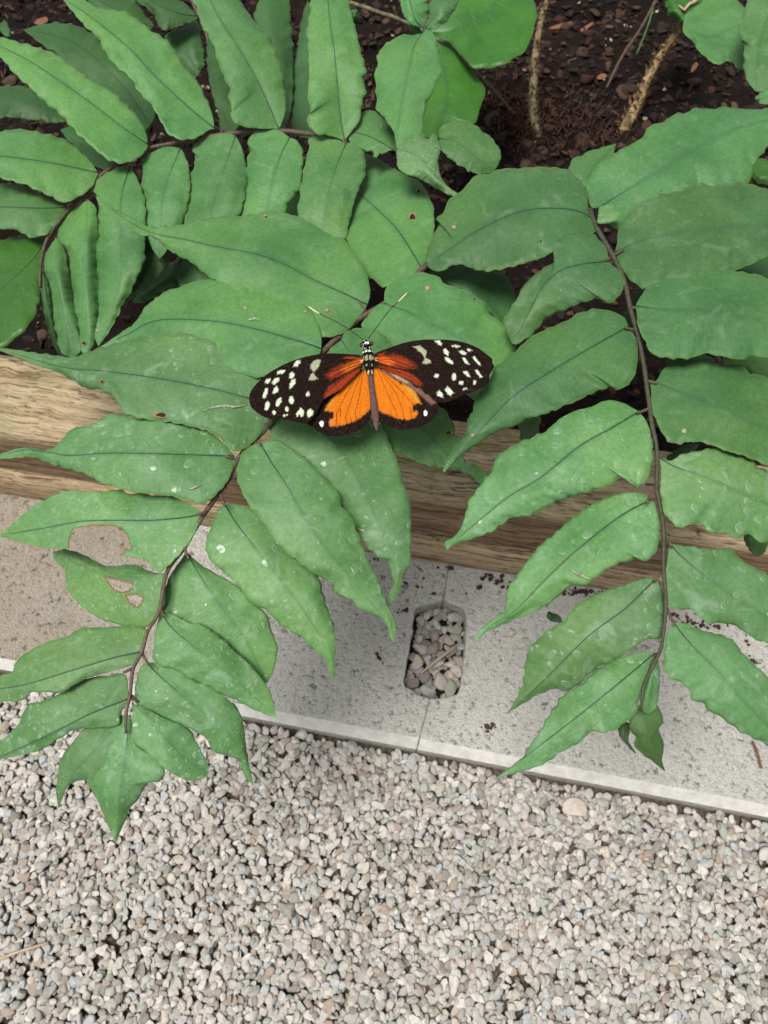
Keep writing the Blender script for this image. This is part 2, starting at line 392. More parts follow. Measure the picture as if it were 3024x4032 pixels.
# earth and stones in the pocket
hc = np.array(hf); cu, cv = hc.mean(0)
def inpoly(x, y, P):
    c = False; n = len(P); j = n - 1
    for i in range(n):
        if (P[i][1] > y) != (P[j][1] > y) and x < (P[j][0] - P[i][0]) * (y - P[i][1]) / (P[j][1] - P[i][1]) + P[i][0]: c = not c
        j = i
    return c
mesh_obj('soil_fill', [fr(cu + (u - cu) * 1.02, cv + (v_ - cv) * 1.02, .012) for u, v_ in hf], [tuple(range(len(hf)))], simple('dark earth', (.015, .010, .008), .95), smooth=False, kind='structure')
pk = []
for k in range(2500):
    u = random.uniform(hc[:, 0].min(), hc[:, 0].max()); v_ = random.uniform(hc[:, 1].min(), hc[:, 1].max())
    us, vs_ = cu + (u - cu) * 1.13, cv + (v_ - cv) * 1.09
    if not inpoly(us, vs_, hf): continue
    s = random.uniform(.0030, .0056); ok = True
    for q in pk:
        if (q[4] - u) ** 2 + (q[5] - v_) ** 2 < ((q[3] + s) * .74) ** 2: ok = False; break
    if ok:
        p = fr(u, v_, 0); pk.append((p[0], p[1], .0190 + random.uniform(-.003, .003), s, u, v_))
low = []
for k in range(160):
    u = random.uniform(hc[:, 0].min(), hc[:, 0].max()); v_ = random.uniform(hc[:, 1].min(), hc[:, 1].max())
    if inpoly(cu + (u - cu) * 1.06, cv + (v_ - cv) * 1.05, hf):
        p = fr(u, v_, 0); low.append((p[0], p[1], .0150, random.uniform(.0022, .0038)))
stones('gravel', [q[:4] for q in pk] + low, 3, M_STONE2, kind='stuff', label='brown and grey pebbles filling the pocket between the two concrete blocks', category='gravel')
tube('dry_stalk', catmull([up(1655, 2652, .0265), up(1720, 2600, .0275), up(1800, 2540, .0265)], 10), [.0004 + .0004 * math.sin(i / 9 * 3.1) for i in range(10)], M_STRAW, n=6,
     label='thin straw coloured stalk lying on the pebbles in the concrete pocket', category='stalk')

tube('dry_stalk', catmull([up(-60, 3800, .0215), up(60, 3752, .022), up(190, 3712, .021)], 10), [.0005 + .0003 * math.sin(i / 9 * 3.1) for i in range(10)], M_STRAW, n=6,
     label='pale straw stalk lying on the gravel at the left edge of the path', category='stalk')
# timber edging
def wood_mat(name, ca, cb, cd, green=0.0):
    m, N, L, b = mat(name, .75, .25)
    t = N.new('ShaderNodeTexCoord'); mp = N.new('ShaderNodeMapping'); mp.inputs['Scale'].default_value = (4.5, 165, 165)
    L.new(t.outputs['Object'], mp.inputs[0])
    n0 = noise_n(N, L, t.outputs['Object'], 22, 3, .5)
    vm = N.new('ShaderNodeVectorMath'); vm.operation = 'MULTIPLY_ADD'; L.new(n0.outputs['Color'], vm.inputs[0]); vm.inputs[1].default_value = (0, 2.2, 2.2); L.new(mp.outputs[0], vm.inputs[2])
    n1 = noise_n(N, L, vm.outputs[0], 1.0, 6, .6); n2 = noise_n(N, L, vm.outputs[0], 4.5, 5, .75)
    r1 = ramp(N, [(.28, cd), (.45, ca), (.62, cb), (.8, ca)]); L.new(n1.outputs[0], r1.inputs[0])
    r2 = ramp(N, [(.40, (.36, .29, .23)), (.49, (.95, .94, .92)), (.7, (1.12, 1.1, 1.08))]); L.new(n2.outputs[0], r2.inputs[0])
    col = mix(N, L, 1, r1.outputs[0], r2.outputs[0], 'MULTIPLY')
    n5 = noise_n(N, L, vm.outputs[0], .8, 3, .5); cr5 = ramp(N, [(.492, (0, 0, 0)), (.5, (1, 1, 1)), (.508, (0, 0, 0))]); L.new(n5.outputs[0], cr5.inputs[0])
    n6 = noise_n(N, L, t.outputs['Object'], 26, 3, .6); r6 = ramp(N, [(.48, (0, 0, 0)), (.58, (1, 1, 1))]); L.new(n6.outputs[0], r6.inputs[0])
    crk = math_n(N, L, 'MULTIPLY', cr5.outputs[0], r6.outputs[0]); col = mix(N, L, math_n(N, L, 'MULTIPLY', crk, .8), col, (.045, .028, .018))
    if green:
        n3 = noise_n(N, L, t.outputs['Object'], 30, 4, .6); r3 = ramp(N, [(.45, (0, 0, 0)), (.7, (1, 1, 1))]); L.new(n3.outputs[0], r3.inputs[0])
        col = mix(N, L, math_n(N, L, 'MULTIPLY', r3.outputs[0], green), col, (.20, .24, .08))
    L.new(col, b.inputs['Base Color'])
    bump(N, L, b, math_n(N, L, 'SUBTRACT', math_n(N, L, 'ADD', n1.outputs[0], n2.outputs[0]), crk), 1.0, .0020)
    return m
M_WTOP = wood_mat('weathered timber', (.48, .37, .23), (.62, .50, .33), (.27, .18, .10), .35)
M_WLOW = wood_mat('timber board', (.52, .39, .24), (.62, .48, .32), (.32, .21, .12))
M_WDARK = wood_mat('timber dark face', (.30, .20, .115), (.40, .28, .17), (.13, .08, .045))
tim = empty('timber_edging', fr(.15, 0, 0), 'weathered horizontal timber beam running across the middle below the ferns', 'timber edging')
tim.rotation_euler.z = YAW
def beam(name, u0, u1, prof, mt, parent, nseg=90, amp=.0006, front_mat=None, front_idx=()):
    """profile (v, z) swept along u in the local axes of the timber"""
    V, F = [], []; n = len(prof)
    for i in range(nseg + 1):
        u = u0 + (u1 - u0) * i / nseg
        for k, (v_, z) in enumerate(prof):
            d = noise.noise(Vector((u * 12, v_ * 80 + k, z * 80))) * amp
            V.append((u - .15, v_ + d, z + d))
    for i in range(nseg):
        for k in range(n): F.append((i * n + k, (i + 1) * n + k, (i + 1) * n + (k + 1) % n, i * n + (k + 1) % n))
    F.append(tuple(range(n))); F.append(tuple(nseg * n + k for k in range(n))[::-1])
    me = bpy.data.meshes.new(name); me.from_pydata(V, [], F); me.update()
    bm = bmesh.new(); bm.from_mesh(me); bmesh.ops.recalc_face_normals(bm, faces=bm.faces); bm.to_mesh(me); bm.free()
    me.materials.append(mt)
    if front_mat: 
        me.materials.append(front_mat)
        for i in range(nseg):
            for k in front_idx: me.polygons[i * n + k].material_index = 1
    me.polygons.foreach_set('use_smooth', [True] * len(me.polygons))
    o = bpy.data.objects.new(name, me); C.objects.link(o); o.parent = parent
    e = o.modifiers.new('e', 'EDGE_SPLIT'); e.split_angle = R(35)
    return o
ZM = .062
prof = [(.004, ZM), (.0035, ZM + .015), (.003, ZT - .012), (.0036, ZT - .006), (.0055, ZT - .002), (.009, ZT), (.02, ZT + .0005), (.035, ZT + .0003), (.052, ZT), (.056, ZT - .003), (WT, ZT - .01), (WT, ZM)]
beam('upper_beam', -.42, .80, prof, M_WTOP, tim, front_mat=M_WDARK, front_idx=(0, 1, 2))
prof = [(-.0005, -.02), (-.001, .03), (-.001, ZM - .016), (.0002, ZM - .0105), (.002, ZM - .007), (.010, ZM - .006), (.05, ZM - .006), (.05, -.02)]
beam('lower_board', -.42, .80, prof, M_WLOW, tim)

# soil
m, N, L, b = mat('soil', .95, .2)
geo = N.new('ShaderNodeNewGeometry'); pos = geo.outputs['Position']
n1 = noise_n(N, L, pos, 25, 5, .65); n2 = noise_n(N, L, pos, 300, 6, .8)
r1 = ramp(N, [(.3, (.006, .004, .003)), (.55, (.014, .008, .006)), (.75, (.032, .016, .011))]); L.new(n1.outputs[0], r1.inputs[0])
r2 = ramp(N, [(.3, (.4, .4, .4)), (.55, (1, 1, 1)), (.72, (2.0, 1.8, 1.6))]); L.new(n2.outputs[0], r2.inputs[0])
L.new(mix(N, L, 1, r1.outputs[0], r2.outputs[0], 'MULTIPLY'), b.inputs['Base Color'])
bump(N, L, b, n2.outputs[0], 1, .003)
M_SOIL = m
def soil_z(u, v_):
    p = Vector((u * 9, v_ * 9, 0))
    return ZS + .012 * noise.noise(p) + .007 * noise.noise(p * 4) + .0045 * noise.noise(p * 12) + .003 * noise.noise(p * 34) - .01 * max(0, 1 - v_ / .12)
V, F = [], []; nu, nv = 300, 230; su, sv = 1.9, 1.25
for j in range(nv + 1):
    for i in range(nu + 1):
        u = -.75 + su * i / nu; v_ = WT - .004 + sv * (j / nv) ** 1.3
        V.append(fr(u, v_, soil_z(u, v_)))
for j in range(nv):
    for i in range(nu):
        a = j * (nu + 1) + i; F.append((a, a + 1, a + nu + 2, a + nu + 1))
mesh_obj('soil', V, F, M_SOIL, kind='structure')
cr = []
for k in range(15000):
    u = random.uniform(-.35, .75); v_ = WT + random.random() ** .8 * .75
    s = .0010 + .0042 * random.random() ** 2.6
    p = fr(u, v_, soil_z(u, v_) + s * .2); cr.append((*p, s))
for k in range(900):
    u = random.uniform(-.35, .75); v_ = WT + .004 + random.random() * .7; s = random.uniform(.004, .009)
    p = fr(u, v_, soil_z(u, v_) - s * .15); cr.append((*p, s))
stones('soil_crumbs', cr, 2, M_CRUMB, kind='stuff', label='dark red brown crumbs of bark and peat scattered over the bed', category='soil')

# mulch: thin torn flakes of bark and leaf litter
V, F = [], []
for k in range(9000):
    u = random.uniform(-.35, .75); v_ = WT + .003 + random.random() ** .8 * .7
    p = Vector(fr(u, v_, soil_z(u, v_) + random.uniform(.0002, .0030))); ln = random.uniform(.0012, .0062); wd = ln * random.uniform(.18, .7)
    M = Matrix.Rotation(random.uniform(0, 6.28), 3, 'Z') @ Matrix.Rotation(random.gauss(0, .55), 3, 'X') @ Matrix.Rotation(random.gauss(0, .4), 3, 'Y')
    m_ = random.randint(5, 7); b0 = len(V)
    ring = [(math.cos(6.283 * q / m_) * ln * random.uniform(.55, 1), math.sin(6.283 * q / m_) * wd * random.uniform(.5, 1)) for q in range(m_)]
    for h in (0, .00035):
        for x, y in ring: V.append(tuple(p + M @ Vector((x, y, h + .12 * x * x / ln))))
    F.append(tuple(b0 + q for q in range(m_))[::-1]); F.append(tuple(b0 + m_ + q for q in range(m_)))
    F += [(b0 + q, b0 + (q + 1) % m_, b0 + m_ + (q + 1) % m_, b0 + m_ + q) for q in range(m_)]
mesh_obj('mulch', V, F, stone_mat('mulch flakes', [(.05, .024, .016), (.018, .010, .008), (.07, .033, .02), (.03, .016, .012), (.022, .012, .009), (.10, .06, .035), (.04, .02, .015), (.013, .009, .008), (.07, .03, .02), (.028, .014, .010), (.02, .012, .01)], .9), smooth=False,
         kind='stuff', label='torn dark bark flakes and leaf litter covering the bed', category='mulch')

# ------------------------------------------------------------------ fern fronds
def leaf_geo(mid, A, B, zb, zt, arch, fold, seed, nt=84, ns=9, cren=2.0, ripple=.0007, lift=0.0):
    base, tip = mid[0], mid[-1]
    M = catmull(mid, nt + 1); SA = catmull([base] + A + [tip], nt + 1); SB = catmull([base] + B + [tip], nt + 1)
    rg = np.random.default_rng(seed)
    length = np.linalg.norm(np.diff(M, axis=0), axis=1).sum()
    for S in (SA, SB):                       # crenate margin
        d = np.gradient(S, axis=0); nn_ = np.stack([-d[:, 1], d[:, 0]], 1); nn_ /= (np.linalg.norm(nn_, axis=1)[:, None] + 1e-9)
        q = np.linspace(0, 1, nt + 1); ph = rg.uniform(0, 6.28, 3)
        k1 = length / rg.uniform(22, 30); k2 = length / 9.0
        ns1 = np.array([noise.noise(Vector((t_ * length / 11, seed * 1.7, ph[0]))) for t_ in q]); ns2 = np.array([noise.noise(Vector((t_ * length / 4.2, seed * 2.3, ph[1]))) for t_ in q])
        saw = 1 - 2 * np.mod(k1 * q + .25 * np.sin(9 * q + ph[2]), 1.0)
        w_ = (1.5 * ns1 + .8 * ns2 + 1.0 * (1 - 2 * abs(np.sin(math.pi * k1 * q + ph[2])) ** .6) + .45 * saw) * .8 * cren * np.minimum(1, 6 * q) * np.minimum(1, 6 * (1 - q))
        S += nn_ * w_[:, None]
    V, lf = [], []; width = 0
    rp = rg.uniform(0, 6.28, 4)
    for i in range(nt + 1):
        t = i / nt
        z0 = zb + (zt - zb) * t ** 1.35 + arch * math.sin(math.pi * min(1, t * 1.02))
        for j in range(-ns, ns + 1):
            s = j / ns; E = SA[i] if s > 0 else SB[i]; a = abs(s)
            x, y = M[i] + (E - M[i]) * a
            env = math.sin(math.pi * min(1, max(0, t)))
            z = z0 - fold * (a ** 1.6) * env + lift * s * env
            z += ripple * 1.7 * a * a * env * noise.noise(Vector((t * length / 26, s * .6 + seed * 3.1, 1.2)))
            z += env * (.0016 * noise.noise(Vector((t * length / 95, s * 1.1 + seed * 1.3, 4.2))) + .0005 * a * noise.noise(Vector((t * length / 34, s * 3 + seed, 7.7))))
            V.append(upd(x, y, z)); lf.append((t, a, s))
    F = []; W = 2 * ns + 1
    for i in range(nt):
        for j in range(W - 1):
            F.append((i * W + j, i * W + j + 1, (i + 1) * W + j + 1, (i + 1) * W + j))
    def midz(t): return zb + (zt - zb) * t ** 1.35 + arch * math.sin(math.pi * min(1, t * 1.02))
    return V, F, lf, M, midz
_seed = [100]
def surf_z(V, x, y):
    """height of the leaf near photo point (x, y) (display px)"""
    best = None
    for v_ in V[::3]:
        p = upd(x, y, v_[2]); d = (p[0] - v_[0]) ** 2 + (p[1] - v_[1]) ** 2
        if best is None or d < best[0]: best = (d, v_[2])
    return best[1]
def leaflet(parent, mid, A, B, zb, zt, mt=None, arch=.003, fold=.0022, holes=(), cuts=(), rib=True, name='leaflet', label=None, cren=2.0, lift=0.0, ribmat=None, ripple=.0007, marks=(), rims=(), veins=0, ribr=.00026, ns=9):
    _seed[0] += 1
    mt = mt or M_LEAF
    V, F, lf, M, mz = leaf_geo(mid, A, B, zb, zt, arch, fold, _seed[0], cren=cren, lift=lift, ripple=ripple, ns=ns, nt=(84 if not cuts else 130))
    if cuts:
        # real openings eaten through the blade
        px = []
        Mx = None
        keep = []
        def back(p):
            y_, z_ = p[1], p[2] - CAM_H
            dc = (p[0], y_ * ct + z_ * st, -y_ * st + z_ * ct)
            return ((1512 - dc[0] / dc[2] * FPX) / DS, (2016 + dc[1] / dc[2] * FPX) / DS)
        pp = [back(p) for p in V]
        for f in F:
            cx = sum(pp[k][0] for k in f) / 4; cy = sum(pp[k][1] for k in f) / 4
            if not any(inpoly(cx, cy, c) for c in cuts): keep.append(f)
        F = keep
    o = mesh_obj(name, V, F, mt, parent)
    a = o.data.attributes.new('lf', 'FLOAT_VECTOR', 'POINT'); a.data.foreach_set('vector', np.array(lf, float).ravel())
    s = o.modifiers.new('s', 'SOLIDIFY'); s.thickness = .00028; s.offset = -1
    if label: o['label'] = label
    if rib:
        Wd = 2 * ns + 1; rws = list(range(0, int((len(V) // Wd) * .95), 2)); n = len(rws)
        pts = [(V[r_ * Wd + ns][0], V[r_ * Wd + ns][1], V[r_ * Wd + ns][2] + .00013 + .0004 * (1 - i / n) ** 12) for i, r_ in enumerate(rws)]
        tube('midrib', pts, [ribr * (1 - .72 * (i / n) ** .7) for i in range(n)], ribmat or M_RIB, o, n=5)
    if veins:
        Wd = 2 * ns + 1; nr_ = len(V) // Wd
        for q in range(veins):
            for sd_ in (-1, 1):
                i0 = int(nr_ * (.08 + .72 * q / veins + (.03 if sd_ > 0 else 0))); pth = []
                for a_ in range(0, ns):
                    r_ = min(nr_ - 1, int(i0 + (a_ / ns) ** 1.5 * nr_ * .16)); p_ = V[r_ * Wd + ns + sd_ * a_]; pth.append((p_[0], p_[1], p_[2] + .00008))
                tube('vein', pth, [.00030 * (1 - .6 * k_ / ns) for k_ in range(len(pth))], ribmat or M_RIB, o, n=5)
    for (hx, hy, rx, ry, kind) in holes:
        z = surf_z(V, hx, hy) + .0003
        def disc(sc, dz, wob):
            vs = []; ph = random.uniform(0, 6)
            for q in range(14):
                an = 2 * math.pi * q / 14; rr_ = 1 + wob * math.sin(3 * an + ph)
                vs.append(upd(hx + rx * sc * rr_ * math.cos(an), hy + ry * sc * rr_ * math.sin(an), z + dz))
            return vs + [upd(hx, hy, z + dz + .0001)], [(q, (q + 1) % 14, 14) for q in range(14)]
        a1, f1 = disc(1.0, 0, .08); hm = mesh_obj('wound', a1, f1, M_HOLERIM if kind != 'mine' else M_MINE, o)
        a2, f2 = disc(.66, .0002, .14)
        if kind == 'hole': mesh_obj('wound', a2, f2, M_HOLE, o)
        elif kind == 'dry': mesh_obj('wound', a2, f2, M_DRY, o)
    for path in rims:
        z = [surf_z(V, x, y) + .0001 for x, y in path]; nn_ = len(path) * 4
        c = catmull(path, nn_); zz = np.interp(np.linspace(0, 1, nn_), np.linspace(0, 1, len(z)), z)
        tube('wound_rim', [upd(x, y, q) for (x, y), q in zip(c, zz)], [.00028 * random.uniform(.6, 1.3) for _ in range(nn_)], M_HOLERIM, o, n=5)
    for path in marks:
        z = [surf_z(V, x, y) + .0003 for x, y in path]
        c = catmull([(x, y) for x, y in path], 14); zz = np.interp(np.linspace(0, 1, 14), np.linspace(0, 1, len(z)), z)
        tube('wound', [upd(x, y, q) for (x, y), q in zip(c, zz)], [.00035 * (.5 + math.sin(i / 13 * 3.14)) for i in range(14)], M_MINE, o, n=5, flat=.4)
    return o
def rachis(parent, pts, zs, r0, r1, mt=M_RACHIS, name='rachis', hair=True):
    n = 70; c = catmull(pts, n); zz = np.interp(np.linspace(0, 1, n), np.linspace(0, 1, len(zs)), zs)
    P = [upd(x, y, z) for (x, y), z in zip(c, zz)]
    V, F = tube_geo(P, [r0 + (r1 - r0) * i / n + random.uniform(-1, 1) * r0 * .06 for i in range(n)], 9)
    if hair:       # fine scales clothing the stalk
        for k in range(n * 5):
            i = random.randrange(n - 1); p = Vector(P[i]).lerp(Vector(P[i + 1]), random.random()); r = r0 + (r1 - r0) * i / n
            an = random.uniform(0, math.pi); d = (Vector(P[i + 1]) - Vector(P[i])).normalized(); a = d.cross(Vector((0, 0, 1))).normalized()
            o_ = a * math.cos(an) + Vector((0, 0, 1)) * math.sin(an)
            q = p + o_ * r * .9; e = q + o_ * r * random.uniform(.2, .7) + d * random.uniform(-.6, .9) * .001
            b0 = len(V); V += [tuple(q + d * .00012), tuple(q - d * .00012), tuple(e)]; F.append((b0, b0 + 1, b0 + 2))
    return mesh_obj(name, V, F, mt, parent)
def stalk(parent, a, b, za, zb, r=.0006, mt=M_RACHIS):
    c = catmull([a, ((a[0] + b[0]) / 2, (a[1] + b[1]) / 2 + 1), b], 6)
    return tube('leaf_stalk', [upd(x, y, za + (zb - za) * i / 5 + .0003) for i, (x, y) in enumerate(c)], [r * (1 - .35 * i / 5) for i in range(6)], mt, parent, n=7, jitter=.12)

def frond(name, base, z, label, group='fern fronds'):
    return empty(name, upd(base[0], base[1], z), label, 'fern frond', group)

# ---- upper left frond
Z1 = .224
f1 = frond('fern_frond', (745, 303), Z1, 'upper left fern frond of long smooth leaflets arching along a horizontal brown stalk')
rachis(f1, [(748, 312), (735, 298), (690, 292), (610, 283), (540, 285), (470, 292), (400, 305), (320, 321), (270, 345), (210, 385), (170, 430), (130, 475), (100, 520), (88, 570), (86, 620)],
       [Z1, Z1 - .001, Z1 - .002, Z1 - .003, Z1 - .004, Z1 - .006, Z1 - .008, Z1 - .012], .0012, .0006)
leaflet(f1, [(319, 312), (265, 275), (200, 225), (130, 175), (60, 130), (-10, 95), (-40, 82)],
    [(316, 288), (304, 261), (274, 225), (245, 198), (212, 179), (165, 149), (126, 119), (89, 103), (43, 91), (10, 81)],
    [(317, 321), (294, 344), (258, 351), (228, 341), (198, 314), (169, 288), (132, 248), (99, 222), (69, 192), (36, 162), (7, 129), (-20, 105)], Z1, Z1 + .020, arch=.006)
leaflet(f1, [(463, 278), (400, 225), (330, 160), (280, 105), (200, 40), (118, -15)],
    [(460, 251), (446, 212), (427, 175), (400, 146), (380, 109), (357, 83), (324, 63), (281, 28), (245, 21), (212, 15), (185, 0), (150, -18)],
    [(450, 281), (427, 296), (397, 301), (367, 291), (354, 271), (331, 231), (301, 198), (284, 169), (238, 129), (215, 89), (185, 56), (155, 23), (139, 3)], Z1, Z1 + .024, arch=.007)
leaflet(f1, [(602, 278), (575, 215), (548, 160), (510, 95), (480, 50), (450, -10), (440, -60)],
    [(608, 268), (618, 231), (613, 165), (598, 116), (582, 76), (558, 56), (542, 33), (516, 0), (480, -40)],
    [(575, 278), (549, 276), (516, 268), (498, 250), (504, 238), (494, 212), (496, 192), (476, 146), (460, 93), (437, 56), (427, 20), (417, 0), (420, -35)], Z1, Z1 + .026, arch=.007)
leaflet(f1, [(744, 304), (735, 250), (728, 180), (722, 110), (712, 40), (700, -80)],
    [(754, 291), (777, 261), (783, 222), (792, 195), (786, 172), (792, 152), (780, 109), (769, 63), (760, 26), (754, 0), (740, -50)],
    [(714, 293), (684, 288), (664, 265), (663, 255), (673, 241), (666, 212), (668, 132), (664, 66), (671, 20), (672, -5), (680, -50)], Z1 + .001, Z1 + .03, arch=.008)
leaflet(f1, [(747, 312), (725, 365), (710, 420), (700, 470), (690, 560)],
    [(764, 309), (785, 324), (788, 370), (777, 403), (764, 440), (754, 480), (747, 513), (715, 548)],
    [(727, 301), (687, 294), (664, 304), (668, 321), (658, 357), (651, 397), (644, 440), (643, 470), (655, 520), (675, 550)], Z1 + .001, Z1 - .008, arch=.004, holes=[(712, 343, 3, 3, 'mine')])
leaflet(f1, [(626, 298), (605, 340), (590, 390), (578, 450), (560, 560)],
    [(645, 308), (654, 337), (651, 380), (648, 407), (625, 437), (616, 460), (600, 510)],
    [(601, 281), (572, 281), (548, 288), (536, 304), (539, 324), (532, 364), (529, 427), (516, 463), (525, 520)], Z1, Z1 - .012, arch=.003)
leaflet(f1, [(509, 294), (490, 350), (470, 410), (455, 470), (440, 560)],
    [(522, 321), (531, 364), (529, 423), (516, 463), (480, 520)],
    [(489, 288), (456, 293), (427, 308), (415, 324), (422, 341), (410, 390), (408, 430), (398, 480), (410, 530)], Z1 - .001, Z1 - .010, arch=.002)
leaflet(f1, [(390, 321), (370, 370), (352, 430), (345, 560)],
    [(402, 344), (410, 387), (408, 430), (393, 483), (370, 530)],
    [(360, 317), (324, 331), (306, 351), (309, 374), (304, 397), (312, 430), (316, 480), (325, 530)], Z1 - .002, Z1 - .012, arch=.002)
leaflet(f1, [(281, 360), (262, 430), (262, 520), (262, 600), (240, 680), (213, 748)],
    [(298, 390), (312, 430), (314, 483), (312, 529), (312, 560), (298, 593), (284, 626), (265, 659), (238, 712)],
    [(258, 362), (215, 384), (197, 407), (212, 433), (212, 496), (208, 549), (212, 609), (212, 652), (213, 679), (205, 725)], Z1 - .004, Z1 - .024, arch=.004, holes=[(210, 713, 4, 4, 'dry')])
leaflet(f1, [(190, 432), (188, 520), (187, 620), (188, 765)],
    [(205, 446), (210, 470), (212, 529), (213, 600), (214, 652), (213, 690), (203, 740)],
    [(155, 453), (129, 480), (122, 506), (132, 529), (145, 545), (149, 593), (155, 632), (162, 679), (172, 709), (176, 758)], Z1 - .006, Z1 - .026, arch=.003, fold=.005, rib=False, holes=[(181, 741, 6, 5, 'hole')])
leaflet(f1, [(122, 514), (122, 580), (135, 660), (154, 772)],
    [(139, 543), (149, 603), (159, 659), (169, 709), (174, 758)],
    [(99, 547), (91, 570), (102, 609), (109, 666), (122, 719), (132, 761)], Z1 - .009, Z1 - .030, fold=.004, rib=False)
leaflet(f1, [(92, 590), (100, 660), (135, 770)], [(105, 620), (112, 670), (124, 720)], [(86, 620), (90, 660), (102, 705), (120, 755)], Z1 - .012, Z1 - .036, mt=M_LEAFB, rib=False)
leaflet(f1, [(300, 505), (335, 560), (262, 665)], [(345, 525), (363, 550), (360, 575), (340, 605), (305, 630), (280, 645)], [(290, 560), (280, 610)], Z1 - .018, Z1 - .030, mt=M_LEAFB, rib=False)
leaflet(f1, [(212, 374), (160, 362), (100, 350), (0, 337), (-60, 335)],
    [(198, 351), (172, 324), (145, 304), (99, 288), (46, 278), (13, 281), (-15, 290)],
    [(208, 384), (198, 403), (165, 427), (139, 437), (122, 430), (89, 413), (50, 397), (0, 382), (-35, 365)], Z1 - .004, Z1 + .006, arch=.004)
leaflet(f1, [(145, 448), (90, 450), (0, 447), (-60, 450)],
    [(132, 440), (89, 417), (50, 402), (0, 394), (-40, 410)],
    [(142, 453), (126, 480), (96, 506), (66, 511), (33, 496), (0, 493), (-40, 475)], Z1 - .008, Z1 - .004, arch=.003)
leaflet(f1, [(100, 520), (60, 570), (0, 625), (-60, 690)],
    [(60, 508), (20, 513), (-10, 525), (-60, 580)],
    [(97, 545), (88, 580), (90, 610), (85, 640), (75, 680), (55, 710), (25, 735), (0, 752), (-40, 750)], Z1 - .014, Z1 - .016, arch=.003, mt=M_BROAD, ribmat=M_RIBP)

# ---- centre frond, drooping over the timber to lower left
Z2 = .243
f2 = frond('fern_frond', (911, 582), Z2, 'centre fern frond carrying the butterfly and drooping over the timber to the lower left')
ZR2 = [Z2 - .002, Z2, Z2, Z2, Z2 - .001, Z2 - .002, Z2 - .004, Z2 - .006, Z2 - .009, Z2 - .012, Z2 - .015, Z2 - .018]
r2p = [(925, 570), (911, 582), (875, 620), (830, 657), (770, 692), (735, 725), (700, 757), (650, 820), (583, 915), (540, 960), (512, 995), (495, 1035), (470, 1070), (435, 1120), (400, 1180), (360, 1237), (345, 1318), (318, 1365), (306, 1410), (287, 1445), (281, 1500), (272, 1545), (272, 1585)]
rachis(f2, r2p, ZR2, .00125, .0005)
def zr2(i): return ZR2[min(len(ZR2) - 1, i)]
# leaflet lying under the upper left frond
leaflet(f2, [(911, 582), (893, 549), (856, 493), (823, 460), (773, 415), (715, 365)],
    [(930, 560), (939, 489), (935, 440), (916, 403), (896, 387), (846, 360), (813, 340), (775, 325), (735, 335)],
    [(906, 590), (866, 609), (830, 619), (807, 603), (793, 590), (765, 545), (747, 514), (750, 496), (752, 453), (765, 423), (735, 385)], Z2 - .004, .200, arch=.002,
    holes=[(891, 468, 9, 9, 'hole'), (904, 413, 5, 6, 'hole'), (784, 400, 3, 4, 'dry'), (793, 384, 3, 3, 'dry')])
leaflet(f2, [(918, 585), (965, 605), (1040, 645), (1110, 712)],
    [(965, 573), (1010, 578), (1060, 588), (1095, 600), (1112, 640), (1117, 680)],
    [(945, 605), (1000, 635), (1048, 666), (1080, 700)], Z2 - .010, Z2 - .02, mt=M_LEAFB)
C_mid = [(793, 659), (747, 636), (681, 606), (615, 571), (549, 548), (463, 532), (397, 517), (324, 502), (265, 470), (207, 425)]
leaflet(f2, C_mid,
    [(800, 633), (793, 590), (777, 560), (757, 533), (747, 517), (721, 509), (691, 493), (664, 476), (631, 463), (582, 455), (549, 460), (516, 466), (443, 470), (394, 484), (331, 489), (298, 476), (265, 458), (231, 441)],
    [(780, 679), (747, 715), (714, 727), (685, 722), (620, 690), (540, 640), (460, 602), (413, 566), (387, 553), (360, 537), (334, 514), (304, 506), (265, 486), (231, 462), (213, 438)], Z2 + .001, Z2 - .002, arch=.005,
    holes=[(573, 465, 3, 3, 'dry'), (706, 670, 4, 4, 'dry')])
leaflet(f2, [(694, 755), (671, 745), (615, 728), (549, 710), (463, 694), (341, 692), (270, 725), (217, 748)],
    [(694, 725), (681, 686), (658, 652), (638, 642), (608, 629), (549, 621), (529, 613), (483, 603), (437, 603), (397, 616), (357, 629), (314, 662), (294, 692), (265, 715), (231, 740)],
    [(680, 785), (640, 800), (565, 815), (480, 795), (380, 765), (300, 756), (240, 752)], Z2 + .003, Z2 - .010, arch=.005, lift=.0006,
    holes=[(660, 672, 4, 3, 'dry')], marks=[[(537, 691), (549, 688), (560, 690)], [(526, 661), (532, 668)]])
leaflet(f2, [(590, 878), (539, 861), (463, 841), (364, 821), (238, 803), (139, 794), (50, 770), (-22, 752)],
    [(585, 850), (565, 812), (549, 791), (529, 778), (486, 748), (440, 730), (397, 719), (331, 720), (297, 728), (265, 737), (198, 755), (165, 768), (126, 768), (66, 760), (17, 753)],
    [(583, 905), (560, 940), (530, 968), (496, 970), (483, 953), (450, 930), (420, 922), (370, 912), (320, 905), (284, 897), (265, 887), (245, 857), (212, 841), (185, 838), (159, 821), (126, 804), (83, 791), (43, 775), (0, 758)], Z2 - .001, Z2 - .004, arch=.006, mt=M_LEAFD,
    holes=[(348, 896, 16, 7, 'hole'), (220, 824, 5, 4, 'hole')], marks=[[(437, 887), (460, 880), (490, 876), (505, 879), (535, 874)]])
